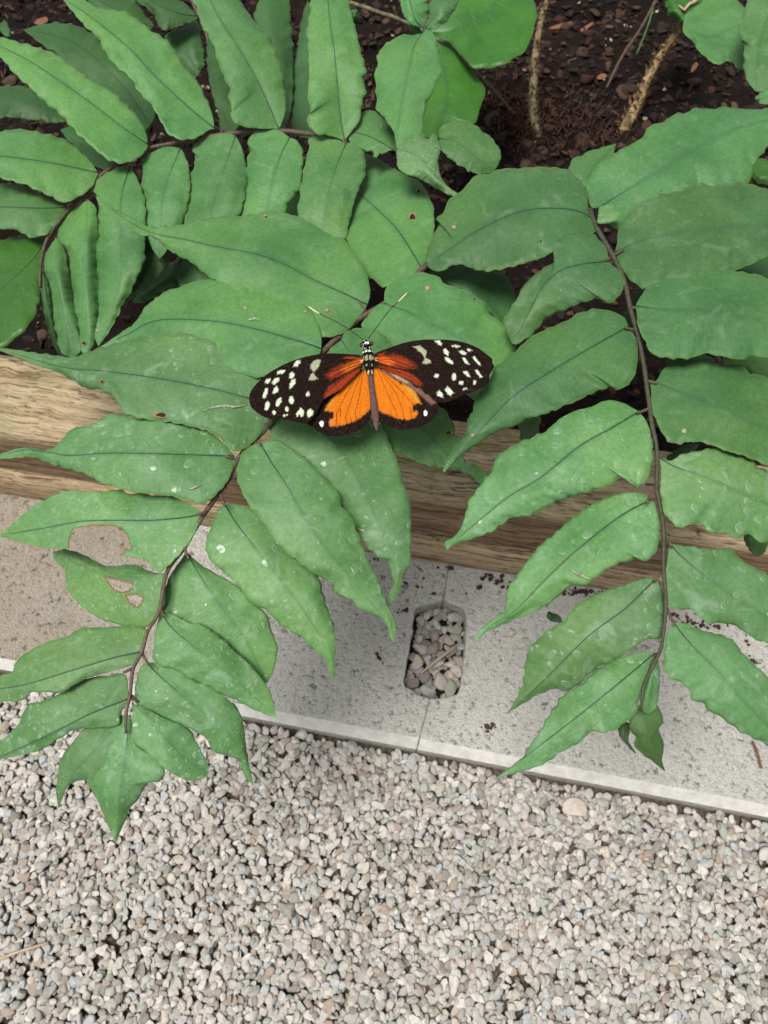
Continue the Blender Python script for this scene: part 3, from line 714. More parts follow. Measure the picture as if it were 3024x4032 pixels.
leaflet(f2, [(506, 986), (430, 983), (331, 980), (231, 979), (150, 984), (105, 977), (50, 973), (-17, 990)],
    [(489, 963), (463, 940), (430, 924), (397, 914), (347, 904), (291, 902), (241, 894), (198, 914), (155, 927), (129, 953), (103, 970), (66, 966), (33, 969), (0, 981)],
    [(506, 997), (496, 1030), (470, 1064), (446, 1083), (423, 1087), (397, 1077), (347, 1067), (298, 1063), (231, 1047), (185, 1024), (149, 1014), (100, 997), (66, 986), (0, 992)], Z2 - .002, Z2 - .010, arch=.007, mt=M_LEAFD,
    marks=[[(408, 1057), (420, 1053), (436, 1045)]])
leaflet(f2, [(443, 1110), (397, 1118), (331, 1124), (265, 1124), (180, 1126), (100, 1140), (-6, 1158)],
    [(427, 1100), (397, 1083), (370, 1070), (331, 1070), (308, 1062), (281, 1067), (258, 1057), (212, 1062), (149, 1059), (109, 1073), (73, 1093), (40, 1120), (15, 1142)],
    [(435, 1120), (420, 1153), (403, 1179), (374, 1212), (347, 1234), (331, 1226), (311, 1209), (261, 1199), (205, 1194), (145, 1185), (99, 1183), (50, 1173), (15, 1162)], Z2 - .005, Z2 - .018, arch=.004, mt=M_LEAFW, cren=1.0,
    cuts=[[(155, 1143), (182, 1136), (231, 1134), (265, 1140), (278, 1163), (284, 1183), (272, 1192), (258, 1199), (262, 1206), (200, 1215), (150, 1200), (146, 1190), (150, 1163)]], ns=26,
    rims=[[(147, 1183), (149, 1163), (155, 1143), (182, 1136), (231, 1134), (265, 1140), (278, 1163), (284, 1183), (272, 1192), (258, 1199)]])
leaflet(f2, [(355, 1239), (300, 1246), (240, 1240), (180, 1222), (114, 1192)],
    [(331, 1236), (298, 1222), (274, 1219), (231, 1222), (202, 1209), (179, 1197), (142, 1186)],
    [(357, 1269), (350, 1318), (321, 1351), (291, 1361), (265, 1351), (228, 1341), (198, 1325), (165, 1298), (145, 1268), (139, 1232), (119, 1212)], Z2 - .010, Z2 - .030, arch=.001, fold=.006, mt=M_LEAFW, cren=1.0,
    cuts=[[(224, 1246), (255, 1253), (288, 1260), (286, 1270), (268, 1279), (246, 1275)], [(270, 1286), (295, 1284), (310, 1292), (298, 1311), (280, 1304)]], ns=26, rib=False,
    rims=[[(224, 1246), (255, 1253), (288, 1260), (286, 1270), (268, 1279), (246, 1275), (225, 1247)], [(270, 1286), (295, 1284), (310, 1292), (298, 1311), (280, 1304), (270, 1287)]])
leaflet(f2, [(308, 1408), (250, 1420), (150, 1450), (50, 1480), (-40, 1492)],
    [(321, 1365), (300, 1352), (274, 1351), (215, 1355), (179, 1355), (145, 1374), (109, 1384), (76, 1398), (36, 1427), (26, 1450), (0, 1460)],
    [(295, 1432), (265, 1443), (198, 1462), (160, 1480), (130, 1495), (66, 1496), (50, 1512), (0, 1514)], Z2 - .016, Z2 - .026, mt=M_LEAFW, cren=1.0)
leaflet(f2, [(278, 1510), (200, 1540), (100, 1590), (-30, 1648)],
    [(271, 1457), (231, 1459), (185, 1467), (132, 1497), (83, 1516), (60, 1522), (40, 1560), (23, 1583), (0, 1603)],
    [(274, 1520), (261, 1537), (255, 1565), (215, 1572), (165, 1575), (132, 1593), (89, 1619), (56, 1629), (20, 1636)], Z2 - .019, Z2 - .034, mt=M_LEAFW, cren=1.0)
leaflet(f2, [(271, 1545), (275, 1600), (265, 1680), (249, 1818)],
    [(284, 1555), (290, 1603), (314, 1623), (344, 1646), (357, 1669), (344, 1686), (317, 1692), (298, 1725), (281, 1742), (268, 1775), (255, 1803)],
    [(250, 1552), (225, 1600), (205, 1645), (190, 1684), (198, 1705), (215, 1735), (231, 1775), (242, 1800)], Z2 - .021, Z2 - .040, mt=M_LEAFW, cren=.8, fold=.003)
leaflet(f2, [(268, 1552), (215, 1610), (160, 1670), (126, 1746)],
    [(245, 1560), (185, 1572), (159, 1600), (132, 1636), (125, 1669), (121, 1710)],
    [(250, 1640), (215, 1690), (187, 1684), (160, 1690), (142, 1702), (134, 1725)], Z2 - .0225, Z2 - .038, mt=M_LEAFW, cren=.8, fold=.001, rib=False)
leaflet(f2, [(286, 1519), (340, 1575), (400, 1640), (452, 1668)],
    [(317, 1533), (357, 1553), (384, 1563), (410, 1577), (423, 1603), (440, 1633), (448, 1650)],
    [(286, 1557), (286, 1596), (314, 1623), (347, 1653), (374, 1672), (410, 1686), (436, 1682)], Z2 - .0185, Z2 - .030, mt=M_LEAFW, cren=.8, rib=False)
leaflet(f2, [(317, 1431), (350, 1465), (420, 1525), (500, 1590), (546, 1692)],
    [(347, 1434), (390, 1451), (410, 1467), (453, 1484), (473, 1497), (496, 1514), (516, 1537), (526, 1577), (532, 1623), (542, 1669)],
    [(301, 1448), (291, 1510), (317, 1533), (364, 1557), (397, 1567), (440, 1590), (453, 1606), (463, 1623), (513, 1639), (526, 1669), (536, 1685)], Z2 - .0165, Z2 - .033, mt=M_LEAFW, cren=1.0)
leaflet(f2, [(347, 1321), (375, 1360), (430, 1405), (500, 1460), (597, 1550)],
    [(380, 1331), (413, 1348), (433, 1348), (480, 1381), (503, 1404), (535, 1432), (560, 1460), (585, 1500)],
    [(334, 1378), (334, 1431), (390, 1451), (410, 1467), (453, 1484), (480, 1500), (513, 1513), (549, 1532), (580, 1545)], Z2 - .0135, Z2 - .028, mt=M_LEAFW, cren=1.2)
leaflet(f2, [(403, 1193), (430, 1240), (470, 1300), (530, 1380), (576, 1476)],
    [(430, 1219), (463, 1239), (516, 1269), (542, 1302), (573, 1323), (585, 1361), (598, 1391), (596, 1420), (590, 1450)],
    [(390, 1212), (364, 1252), (345, 1318), (350, 1340), (400, 1375), (450, 1400), (503, 1425), (540, 1450)], Z2 - .014, Z2 - .030, mt=M_LEAFD, cren=1.2)
leaflet(f2, [(486, 1090), (510, 1130), (549, 1180), (600, 1245), (650, 1310), (700, 1390), (720, 1468)],
    [(510, 1090), (548, 1105), (575, 1130), (602, 1170), (635, 1202), (675, 1236), (690, 1255), (697, 1285), (707, 1318), (721, 1361), (722, 1434)],
    [(473, 1100), (456, 1136), (443, 1179), (453, 1209), (483, 1236), (516, 1269), (542, 1302), (578, 1321), (595, 1341), (625, 1361), (648, 1374), (681, 1404), (704, 1427), (711, 1450)], Z2 - .008, Z2 - .026, mt=M_LEAFD)
leaflet(f2, [(562, 958), (590, 1005), (620, 1050), (660, 1120), (700, 1180), (750, 1240), (800, 1300), (835, 1345), (853, 1390)],
    [(598, 951), (628, 968), (648, 983), (661, 990), (681, 1014), (707, 1037), (730, 1067), (740, 1097), (760, 1120), (773, 1156), (787, 1193), (800, 1226), (813, 1245), (823, 1275), (833, 1302), (846, 1328), (853, 1351)],
    [(530, 970), (515, 1000), (512, 1030), (520, 1060), (540, 1095), (568, 1130), (598, 1173), (628, 1202), (671, 1236), (714, 1259), (727, 1282), (757, 1298), (780, 1318), (813, 1328), (833, 1345), (843, 1374)], Z2 - .0005, Z2 - .016, arch=.005, mt=M_LEAFD)
leaflet(f2, [(625, 890), (665, 910), (714, 947), (747, 990), (790, 1073), (823, 1140), (846, 1186), (856, 1219), (855, 1260), (838, 1308)],
    [(680, 880), (730, 885), (790, 900), (825, 925), (840, 957), (853, 987), (866, 1030), (876, 1067), (886, 1087), (886, 1153), (884, 1219), (873, 1232), (863, 1269), (848, 1300)],
    [(588, 904), (582, 935), (600, 970), (650, 1005), (690, 1050), (730, 1100), (773, 1153), (793, 1183), (823, 1206), (836, 1212), (846, 1236), (850, 1265), (836, 1292)], Z2 - .003, Z2 - .019, arch=.004, mt=M_LEAFD,
    marks=[[(768, 1141), (800, 1150), (860, 1168)], [(715, 1003), (735, 990), (765, 982)]])
leaflet(f2, [(800, 830), (860, 880), (912, 927), (946, 960), (985, 1000), (1048, 1042)],
    [(880, 830), (930, 858), (948, 878), (965, 891), (982, 924), (979, 937), (997, 950), (998, 985), (1020, 1003), (1052, 1022)],
    [(800, 880), (823, 920), (836, 953), (846, 973), (879, 986), (912, 1003), (952, 1011), (975, 1013), (1012, 1025), (1035, 1040)], Z2 - .006, Z2 - .026, arch=.002,
    holes=[(969, 935, 9, 5, 'hole'), (933, 961, 3, 3, 'dry'), (1003, 997, 5, 8, 'hole')])
leaflet(f2, [(830, 656), (880, 675), (930, 700), (1000, 740), (1075, 865)],
    [(833, 626), (853, 603), (889, 591), (939, 596), (965, 616), (1002, 626), (1031, 643), (1048, 656), (1058, 679), (1084, 699), (1097, 712), (1112, 735), (1112, 790), (1095, 835)],
    [(813, 662), (787, 692), (780, 709), (800, 740), (850, 770), (930, 810), (1000, 850), (1045, 872)], Z2 + .001, Z2 - .010, arch=.003,
    holes=[(923, 622, 6, 6, 'dry'), (1024, 645, 3, 3, 'hole')])
leaflet(f2, [(737, 735), (760, 765), (800, 790), (845, 770)],
    [(744, 722), (760, 712), (793, 709), (820, 718), (843, 738), (852, 755)],
    [(704, 765), (730, 790), (780, 810), (830, 800)], Z2 + .002, Z2 + .001, arch=.001, fold=.001, holes=[(836, 739, 3, 3, 'hole')], ribr=.0002)
for a, b_, i in [((830, 657), (850, 661), 1), ((790, 672), (775, 648), 2), ((700, 757), (675, 747), 4), ((506, 990), (486, 984), 5), ((447, 1104), (425, 1112), 6), ((550, 953), (566, 966), 5), ((475, 1065), (487, 1094), 6), ((398, 1183), (408, 1208), 7), ((346, 1310), (354, 1332), 9), ((306, 1410), (322, 1436), 10), ((287, 1443), (266, 1452), 10), ((281, 1500), (296, 1516), 11)]:
    zz = zr2(i); stalk(f2, a, b_, zz + .0004, zz + .0016)

def leaflet3(*a, **k): return leaflet(*a, mt=M_LEAF3, **k)
# ---- right frond
Z3 = .256
f3 = frond('fern_frond', (1279, 470), Z3, 'large right hand fern frond hanging over the timber with water spotted lower leaflets')
ZR3 = [Z3, Z3, Z3 - .001, Z3 - .003, Z3 - .005, Z3 - .009, Z3 - .013, Z3 - .018]
rachis(f3, [(1275, 452), (1279, 470), (1290, 494), (1305, 520), (1322, 550), (1347, 603), (1362, 669), (1378, 725), (1391, 791), (1400, 857), (1408, 917), (1419, 973), (1418, 1042), (1418, 1060), (1433, 1136), (1433, 1219), (1438, 1302), (1433, 1368), (1424, 1411), (1392, 1478), (1383, 1535)],
       ZR3, .0010, .00048, M_RACHISG)
leaflet3(f3, [(1284, 474), (1249, 456), (1203, 450), (1150, 452), (1104, 463), (1060, 483), (1012, 510), (979, 533), (921, 572)],
    [(1272, 456), (1269, 413), (1252, 387), (1229, 367), (1193, 360), (1153, 359), (1110, 363), (1078, 364), (1055, 374), (1021, 380), (1008, 400), (985, 420), (969, 430), (959, 453), (942, 476), (960, 481), (946, 489), (932, 516), (920, 550)],
    [(1290, 485), (1286, 500), (1246, 520), (1193, 545), (1170, 557), (1143, 563), (1117, 573), (1078, 581), (1051, 585), (1028, 581), (989, 570), (955, 585), (935, 583)], Z3, Z3 - .014, arch=.004,
    holes=[(981, 490, 5, 5, 'dry'), (1168, 520, 3, 3, 'hole')])
leaflet3(f3, [(1290, 420), (1275, 370), (1330, 312)], [(1240, 385), (1229, 367), (1240, 345), (1275, 328)], [(1300, 400), (1320, 350)], Z3 - .010, Z3 - .014, rib=False)
leaflet3(f3, [(1315, 565), (1260, 570), (1210, 585), (1170, 622), (1135, 690), (1106, 742)],
    [(1312, 540), (1295, 517), (1269, 500), (1243, 497), (1210, 510), (1193, 530), (1203, 560), (1176, 576), (1140, 606), (1120, 636), (1100, 670), (1087, 692), (1096, 720)],
    [(1348, 600), (1338, 639), (1309, 656), (1299, 644), (1259, 652), (1219, 669), (1183, 685), (1153, 719), (1120, 742)], Z3 + .001, Z3 - .010, arch=.004, fold=.003)
leaflet3(f3, [(1358, 705), (1276, 751), (1193, 800), (1110, 855), (1060, 905), (1010, 960), (957, 1022)],
    [(1348, 685), (1322, 672), (1289, 667), (1253, 674), (1219, 695), (1176, 712), (1147, 728), (1110, 758), (1080, 783), (1066, 795), (1055, 824), (1028, 857), (1021, 884), (1008, 910), (1002, 940), (975, 973), (959, 1003)],
    [(1376, 738), (1375, 791), (1362, 824), (1335, 841), (1322, 833), (1276, 851), (1243, 867), (1193, 887), (1137, 907), (1110, 920), (1065, 936), (1045, 950), (1012, 972), (992, 990), (975, 1006)], Z3 - .001, Z3 - .012, arch=.004,
    holes=[(1021, 940, 4, 4, 'dry')])
leaflet(f3, [(1381, 889), (1320, 925), (1250, 965), (1170, 1030), (1100, 1072), (1040, 1120), (990, 1162), (968, 1172), (965, 1190)],
    [(1348, 871), (1315, 864), (1276, 877), (1219, 897), (1183, 927), (1153, 943), (1110, 960), (1071, 987), (1064, 1014), (1028, 1060), (1012, 1083), (1002, 1123), (988, 1150), (976, 1163), (961, 1170)],
    [(1401, 920), (1410, 973), (1401, 1023), (1380, 1052), (1362, 1036), (1342, 1032), (1309, 1050), (1259, 1067), (1210, 1080), (1176, 1097), (1143, 1113), (1110, 1118), (1084, 1133), (1045, 1156), (995, 1171), (976, 1179)], Z3 - .003, Z3 - .016, arch=.004, mt=M_LEAFD)
leaflet(f3, [(1405, 1080), (1340, 1115), (1250, 1185), (1180, 1250), (1112, 1320), (1060, 1352), (1026, 1385)],
    [(1391, 1067), (1358, 1062), (1315, 1073), (1282, 1087), (1243, 1113), (1196, 1153), (1160, 1183), (1127, 1226), (1110, 1252), (1092, 1280), (1088, 1318), (1064, 1338), (1035, 1362)],
    [(1418, 1093), (1424, 1136), (1421, 1179), (1401, 1209), (1375, 1209), (1342, 1216), (1309, 1229), (1282, 1252), (1256, 1265), (1233, 1265), (1196, 1295), (1160, 1318), (1110, 1338), (1085, 1350), (1048, 1366)], Z3 - .008, Z3 - .024, arch=.004, mt=M_LEAFD,
    marks=[[(1230, 1228), (1250, 1240), (1275, 1252)]])
leaflet(f3, [(1418, 1249), (1350, 1315), (1270, 1375), (1180, 1465), (1095, 1541)],
    [(1391, 1249), (1355, 1259), (1309, 1275), (1269, 1292), (1236, 1315), (1219, 1338), (1186, 1358), (1160, 1381), (1143, 1397), (1133, 1437), (1127, 1477), (1110, 1517)],
    [(1424, 1259), (1436, 1302), (1434, 1351), (1424, 1378), (1395, 1381), (1375, 1397), (1355, 1407), (1329, 1427), (1295, 1437), (1256, 1473), (1243, 1485), (1213, 1493), (1206, 1485), (1170, 1497), (1143, 1512)], Z3 - .014, Z3 - .040, arch=.003, mt=M_LEAFD)
leaflet(f3, [(1414, 1411), (1350, 1465), (1270, 1530), (1180, 1600), (1120, 1645), (1070, 1681)],
    [(1388, 1409), (1348, 1417), (1309, 1434), (1282, 1450), (1253, 1477), (1216, 1500), (1200, 1523), (1193, 1531), (1166, 1578), (1140, 1614), (1123, 1644), (1100, 1660)],
    [(1402, 1435), (1392, 1470), (1381, 1502), (1375, 1535), (1355, 1557), (1315, 1581), (1276, 1581), (1253, 1603), (1219, 1620), (1190, 1640), (1160, 1656), (1127, 1665), (1090, 1676)], Z3 - .0165, Z3 - .032, arch=.003, mt=M_LEAFD)
leaflet(f3, [(1418, 1416), (1408, 1470), (1400, 1542)], [(1423, 1449), (1421, 1498), (1416, 1528)], [(1405, 1432), (1394, 1481), (1387, 1514), (1388, 1535)], Z3 - .0175, Z3 - .022, mt=M_LEAFD, rib=False, cren=1)
leaflet(f3, [(1390, 1530), (1400, 1585), (1435, 1664)],
    [(1410, 1538), (1418, 1524), (1431, 1555), (1420, 1578), (1432, 1604), (1428, 1641)],
    [(1365, 1541), (1360, 1571), (1373, 1591), (1369, 1608), (1391, 1631), (1414, 1647)], Z3 - .024, Z3 - .036, mt=M_OLIVE, cren=1, label='withered curled olive leaflet at the frond tip', rib=False)
leaflet(f3, [(1347, 1560), (1350, 1595), (1372, 1626)], [(1359, 1565), (1356, 1601)], [(1336, 1570), (1345, 1598)], Z3 - .03, Z3 - .04, mt=M_OLIVE, cren=1, rib=False, label='withered narrow olive leaflet')
leaflet3(f3, [(1300, 446), (1380, 395), (1440, 362), (1520, 312), (1600, 275), (1720, 245)],
    [(1280, 450), (1270, 430), (1269, 397), (1295, 357), (1329, 331), (1385, 301), (1401, 275), (1434, 265), (1461, 245), (1477, 248), (1504, 235), (1537, 238), (1567, 232), (1583, 235), (1639, 238), (1680, 232)],
    [(1300, 475), (1338, 495), (1380, 480), (1450, 445), (1520, 425), (1590, 415), (1619, 395), (1628, 358), (1643, 338), (1665, 310), (1700, 285)], Z3 - .004, Z3 + .01, arch=.005, fold=.003, ripple=.0012, holes=[(1428, 412, 4, 2, 'hole')])
leaflet3(f3, [(1328, 546), (1375, 525), (1441, 507), (1507, 497), (1580, 492), (1659, 489), (1740, 480)],
    [(1333, 525), (1336, 500), (1345, 480), (1360, 460), (1381, 440), (1421, 423), (1474, 412), (1504, 398), (1540, 403), (1573, 397), (1623, 400), (1659, 413), (1710, 440)],
    [(1332, 556), (1342, 580), (1362, 606), (1388, 623), (1414, 617), (1474, 605), (1540, 598), (1600, 582), (1659, 553), (1710, 520)], Z3 - .001, Z3 + .006, arch=.005)
leaflet3(f3, [(1372, 662), (1441, 670), (1520, 673), (1600, 685), (1659, 698), (1770, 720)],
    [(1388, 636), (1408, 613), (1441, 596), (1471, 581), (1507, 583), (1537, 581), (1567, 586), (1613, 590), (1659, 603), (1720, 640)],
    [(1375, 672), (1378, 705), (1391, 735), (1408, 765), (1434, 773), (1491, 775), (1524, 765), (1553, 770), (1600, 778), (1626, 770), (1659, 775), (1720, 760)], Z3 + .001, Z3 + .002, arch=.006)
leaflet3(f3, [(1405, 823), (1474, 850), (1540, 875), (1600, 905), (1659, 930), (1770, 990)],
    [(1418, 824), (1434, 798), (1467, 790), (1520, 781), (1567, 791), (1600, 791), (1620, 808), (1653, 815), (1700, 840), (1750, 910)],
    [(1406, 851), (1408, 884), (1421, 920), (1441, 953), (1467, 960), (1507, 955), (1557, 972), (1600, 985), (1639, 999), (1680, 1015), (1730, 1010)], Z3 - .003, Z3 - .008, arch=.004,
    holes=[(1478, 930, 5, 6, 'mine')])
leaflet(f3, [(1424, 990), (1460, 1010), (1520, 1030), (1580, 1055), (1659, 1090), (1750, 1130)],
    [(1448, 996), (1474, 983), (1520, 973), (1557, 970), (1590, 983), (1623, 993), (1636, 1010), (1659, 1020), (1710, 1060)],
    [(1428, 1014), (1426, 1054), (1431, 1097), (1448, 1126), (1471, 1141), (1507, 1130), (1537, 1153), (1567, 1151), (1587, 1166), (1616, 1156), (1646, 1173), (1680, 1165), (1720, 1150)], Z3 - .004, Z3 - .014, arch=.004, mt=M_LEAFD)
leaflet(f3, [(1444, 1173), (1474, 1205), (1530, 1250), (1600, 1300), (1659, 1335), (1760, 1385)],
    [(1464, 1179), (1507, 1183), (1537, 1188), (1573, 1186), (1593, 1202), (1606, 1216), (1626, 1226), (1659, 1245), (1710, 1300)],
    [(1444, 1186), (1438, 1229), (1436, 1269), (1448, 1312), (1491, 1318), (1507, 1331), (1530, 1348), (1557, 1345), (1587, 1351), (1610, 1368), (1633, 1381), (1659, 1391), (1710, 1400)], Z3 - .010, Z3 - .022, arch=.003, mt=M_LEAFD)
leaflet(f3, [(1454, 1345), (1490, 1390), (1550, 1450), (1610, 1520), (1659, 1570), (1740, 1650)],
    [(1481, 1348), (1520, 1364), (1560, 1374), (1580, 1384), (1606, 1414), (1633, 1440), (1659, 1467), (1710, 1540)],
    [(1448, 1354), (1438, 1378), (1433, 1434), (1441, 1460), (1481, 1483), (1494, 1510), (1520, 1520), (1530, 1535), (1557, 1548), (1590, 1574), (1626, 1594), (1659, 1609), (1700, 1630)], Z3 - .015, Z3 - .030, arch=.003, mt=M_LEAFD,
    holes=[(1634, 1460, 3, 4, 'mine')])
leaflet(f3, [(1290, 480), (1306, 465), (1325, 456), (1341, 459)], [(1293, 462), (1296, 448), (1310, 444), (1324, 444), (1328, 452)], [(1300, 484), (1320, 481), (1336, 474)], Z3 + .003, Z3 + .004, arch=.001, fold=.001, rib=False, cren=.6, mt=M_LEAFW)
for a, b_, i in [((1318, 558), (1300, 565), 0), ((1322, 552), (1348, 538), 0), ((1362, 664), (1382, 664), 2), ((1374, 712), (1350, 708), 2), ((1398, 822), (1420, 828), 3), ((1402, 882), (1376, 892), 3), ((1418, 985), (1438, 998), 4), ((1416, 1055), (1396, 1086), 4), ((1434, 1146), (1452, 1182), 5), ((1434, 1225), (1414, 1255), 6), ((1438, 1310), (1458, 1352), 6), ((1424, 1411), (1408, 1418), 7)]:
    zz = ZR3[min(7, i)]; stalk(f3, a, b_, zz, zz + .0012, mt=M_RACHIS)

# ---- little frond at top centre, its last leaflet curling forward
Z4 = .236
f4 = frond('fern_frond', (916, 63), Z4, 'small fern frond at top centre whose bright tip curls forward to a point')
rachis(f4, [(935, -40), (929, 0), (922, 40), (916, 66)], [Z4 + .004, Z4], .0009, .0007)
leaflet(f4, [(918, 66), (895, 100), (883, 150), (872, 200), (862, 260), (857, 322)],
    [(925, 60), (942, 83), (944, 112), (952, 149), (951, 165), (940, 179), (942, 188), (925, 215), (916, 245), (912, 285), (885, 312)],
    [(909, 74), (863, 78), (836, 93), (816, 116), (813, 142), (808, 165), (813, 192), (814, 238), (836, 262), (852, 290)], Z4, Z4 + .004, arch=.006, fold=.003)
leaflet(f4, [(857, 325), (885, 330), (915, 350), (950, 392), (1006, 430)],
    [(880, 305), (899, 292), (925, 301), (937, 290), (951, 317), (944, 350), (955, 393), (980, 415)],
    [(857, 340), (862, 367), (885, 379), (905, 386), (932, 400), (972, 422)], Z4 + .005, Z4 + .002, arch=.003, fold=.003, mt=M_LEAFW, rib=False, cren=1)
leaflet(f4, [(856, 328), (820, 306), (790, 292), (755, 285)],
    [(858, 310), (852, 285), (835, 260), (810, 242), (788, 237), (770, 255)],
    [(840, 326), (812, 338), (805, 331), (775, 318), (755, 305)], Z4 - .008, Z4 - .012, arch=.002, holes=[(823, 273, 2.5, 3, 'dry')])
leaflet(f4, [(914, 62), (895, 40), (885, 0), (880, -40)], [(924, 40), (928, 0), (915, -30)], [(885, 50), (868, 20), (866, 0), (868, -30)], Z4, Z4 + .006)
leaflet(f4, [(920, 62), (945, 30), (975, -20)], [(928, 30), (935, 0)], [(935, 62), (965, 45), (985, 15), (995, -5)], Z4 + .001, Z4 + .006)
leaflet(f4, [(912, 68), (895, 62), (880, 55)], [(905, 55), (890, 52)], [(905, 73), (888, 66)], Z4 - .004, Z4 - .004, rib=False)
leaflet(f4, [(950, 300), (985, 308), (1020, 335), (1066, 370)],
    [(950, 280), (975, 266), (1005, 264), (1040, 283), (1070, 310), (1080, 345)],
    [(948, 320), (965, 338), (995, 360), (1025, 376), (1050, 376)], Z4 - .012, Z4 - .020)

# ---- darker fronds beneath, in the upper left
f5 = frond('fern_frond', (420, 60), .19, 'dark shaded fern frond lying beneath the upper left frond leaflets')
rachis(f5, [(400, -30), (425, 25), (445, 70), (470, 200), (480, 300)], [.200, .190, .175, .16], .0010, .0008)
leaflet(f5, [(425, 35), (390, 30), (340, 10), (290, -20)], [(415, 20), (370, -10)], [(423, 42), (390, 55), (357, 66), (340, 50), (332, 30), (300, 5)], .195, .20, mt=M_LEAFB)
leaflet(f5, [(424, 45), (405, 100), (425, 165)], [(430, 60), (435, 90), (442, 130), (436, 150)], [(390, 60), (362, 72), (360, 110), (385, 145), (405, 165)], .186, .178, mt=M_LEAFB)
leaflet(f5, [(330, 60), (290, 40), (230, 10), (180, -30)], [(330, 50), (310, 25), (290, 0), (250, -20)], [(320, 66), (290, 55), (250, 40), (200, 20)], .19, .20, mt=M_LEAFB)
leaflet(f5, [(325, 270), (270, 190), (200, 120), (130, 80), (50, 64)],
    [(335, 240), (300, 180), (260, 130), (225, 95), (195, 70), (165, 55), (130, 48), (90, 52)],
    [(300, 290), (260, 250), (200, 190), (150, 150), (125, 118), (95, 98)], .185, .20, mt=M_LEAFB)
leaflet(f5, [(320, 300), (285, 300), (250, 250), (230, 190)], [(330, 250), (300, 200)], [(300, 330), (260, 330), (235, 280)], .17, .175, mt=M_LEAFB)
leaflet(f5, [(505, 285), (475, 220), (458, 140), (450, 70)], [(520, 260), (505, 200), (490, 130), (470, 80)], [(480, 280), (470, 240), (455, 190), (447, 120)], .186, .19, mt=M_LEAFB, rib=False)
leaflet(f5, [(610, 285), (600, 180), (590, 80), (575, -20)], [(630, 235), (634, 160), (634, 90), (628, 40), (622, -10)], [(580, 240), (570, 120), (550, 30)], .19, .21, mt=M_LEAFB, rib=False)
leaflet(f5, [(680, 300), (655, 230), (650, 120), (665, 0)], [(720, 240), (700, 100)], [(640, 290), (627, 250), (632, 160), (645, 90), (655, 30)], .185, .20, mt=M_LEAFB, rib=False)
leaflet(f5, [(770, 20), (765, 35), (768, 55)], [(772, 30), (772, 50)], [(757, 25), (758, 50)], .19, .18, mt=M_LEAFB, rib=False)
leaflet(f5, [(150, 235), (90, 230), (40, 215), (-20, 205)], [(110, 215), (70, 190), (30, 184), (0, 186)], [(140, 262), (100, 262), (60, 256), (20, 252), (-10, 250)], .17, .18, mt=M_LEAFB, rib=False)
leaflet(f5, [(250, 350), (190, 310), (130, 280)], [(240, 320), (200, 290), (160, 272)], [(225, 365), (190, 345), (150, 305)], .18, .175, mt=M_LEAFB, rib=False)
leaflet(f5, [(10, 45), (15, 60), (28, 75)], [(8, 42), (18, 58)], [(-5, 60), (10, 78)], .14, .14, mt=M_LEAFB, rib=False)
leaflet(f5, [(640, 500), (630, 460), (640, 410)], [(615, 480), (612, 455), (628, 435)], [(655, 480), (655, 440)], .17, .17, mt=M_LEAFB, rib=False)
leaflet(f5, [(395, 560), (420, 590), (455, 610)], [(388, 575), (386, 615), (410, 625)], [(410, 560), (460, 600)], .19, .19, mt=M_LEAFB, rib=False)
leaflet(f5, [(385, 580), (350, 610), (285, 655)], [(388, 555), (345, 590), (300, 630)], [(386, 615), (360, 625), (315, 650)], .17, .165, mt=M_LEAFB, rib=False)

# ---- low leaves beneath the right frond
f6 = frond('fern_frond', (1560, 770), .20, 'dull shaded fern frond almost hidden beneath the right hand frond')
rachis(f6, [(1545, 740), (1556, 790), (1580, 900), (1600, 1000)], [.20, .17], .0009, .0007)
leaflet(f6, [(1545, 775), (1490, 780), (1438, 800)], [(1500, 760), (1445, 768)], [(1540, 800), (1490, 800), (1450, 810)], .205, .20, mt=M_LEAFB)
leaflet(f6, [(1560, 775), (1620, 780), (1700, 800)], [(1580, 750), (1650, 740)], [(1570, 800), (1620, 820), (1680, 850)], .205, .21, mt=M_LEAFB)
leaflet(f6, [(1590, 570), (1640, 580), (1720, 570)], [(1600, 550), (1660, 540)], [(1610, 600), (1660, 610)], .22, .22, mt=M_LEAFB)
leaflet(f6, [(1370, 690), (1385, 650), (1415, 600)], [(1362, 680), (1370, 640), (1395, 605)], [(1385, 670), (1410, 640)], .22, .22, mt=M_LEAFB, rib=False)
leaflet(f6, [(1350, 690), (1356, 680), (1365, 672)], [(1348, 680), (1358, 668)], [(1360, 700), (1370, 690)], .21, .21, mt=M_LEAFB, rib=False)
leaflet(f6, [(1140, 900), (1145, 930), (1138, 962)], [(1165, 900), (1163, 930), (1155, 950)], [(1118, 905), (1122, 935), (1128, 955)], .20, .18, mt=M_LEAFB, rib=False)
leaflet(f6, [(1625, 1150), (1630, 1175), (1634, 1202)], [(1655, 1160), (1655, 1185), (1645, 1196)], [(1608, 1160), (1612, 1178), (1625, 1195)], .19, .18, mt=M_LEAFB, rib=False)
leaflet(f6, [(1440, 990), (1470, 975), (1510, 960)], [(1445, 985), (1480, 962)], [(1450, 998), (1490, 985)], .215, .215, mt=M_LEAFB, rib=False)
leaflet(f6, [(1183, 1325), (1195, 1333), (1215, 1345)], [(1190, 1322), (1208, 1335)], [(1184, 1335), (1200, 1345)], .21, .20, mt=M_LEAFB, rib=False)

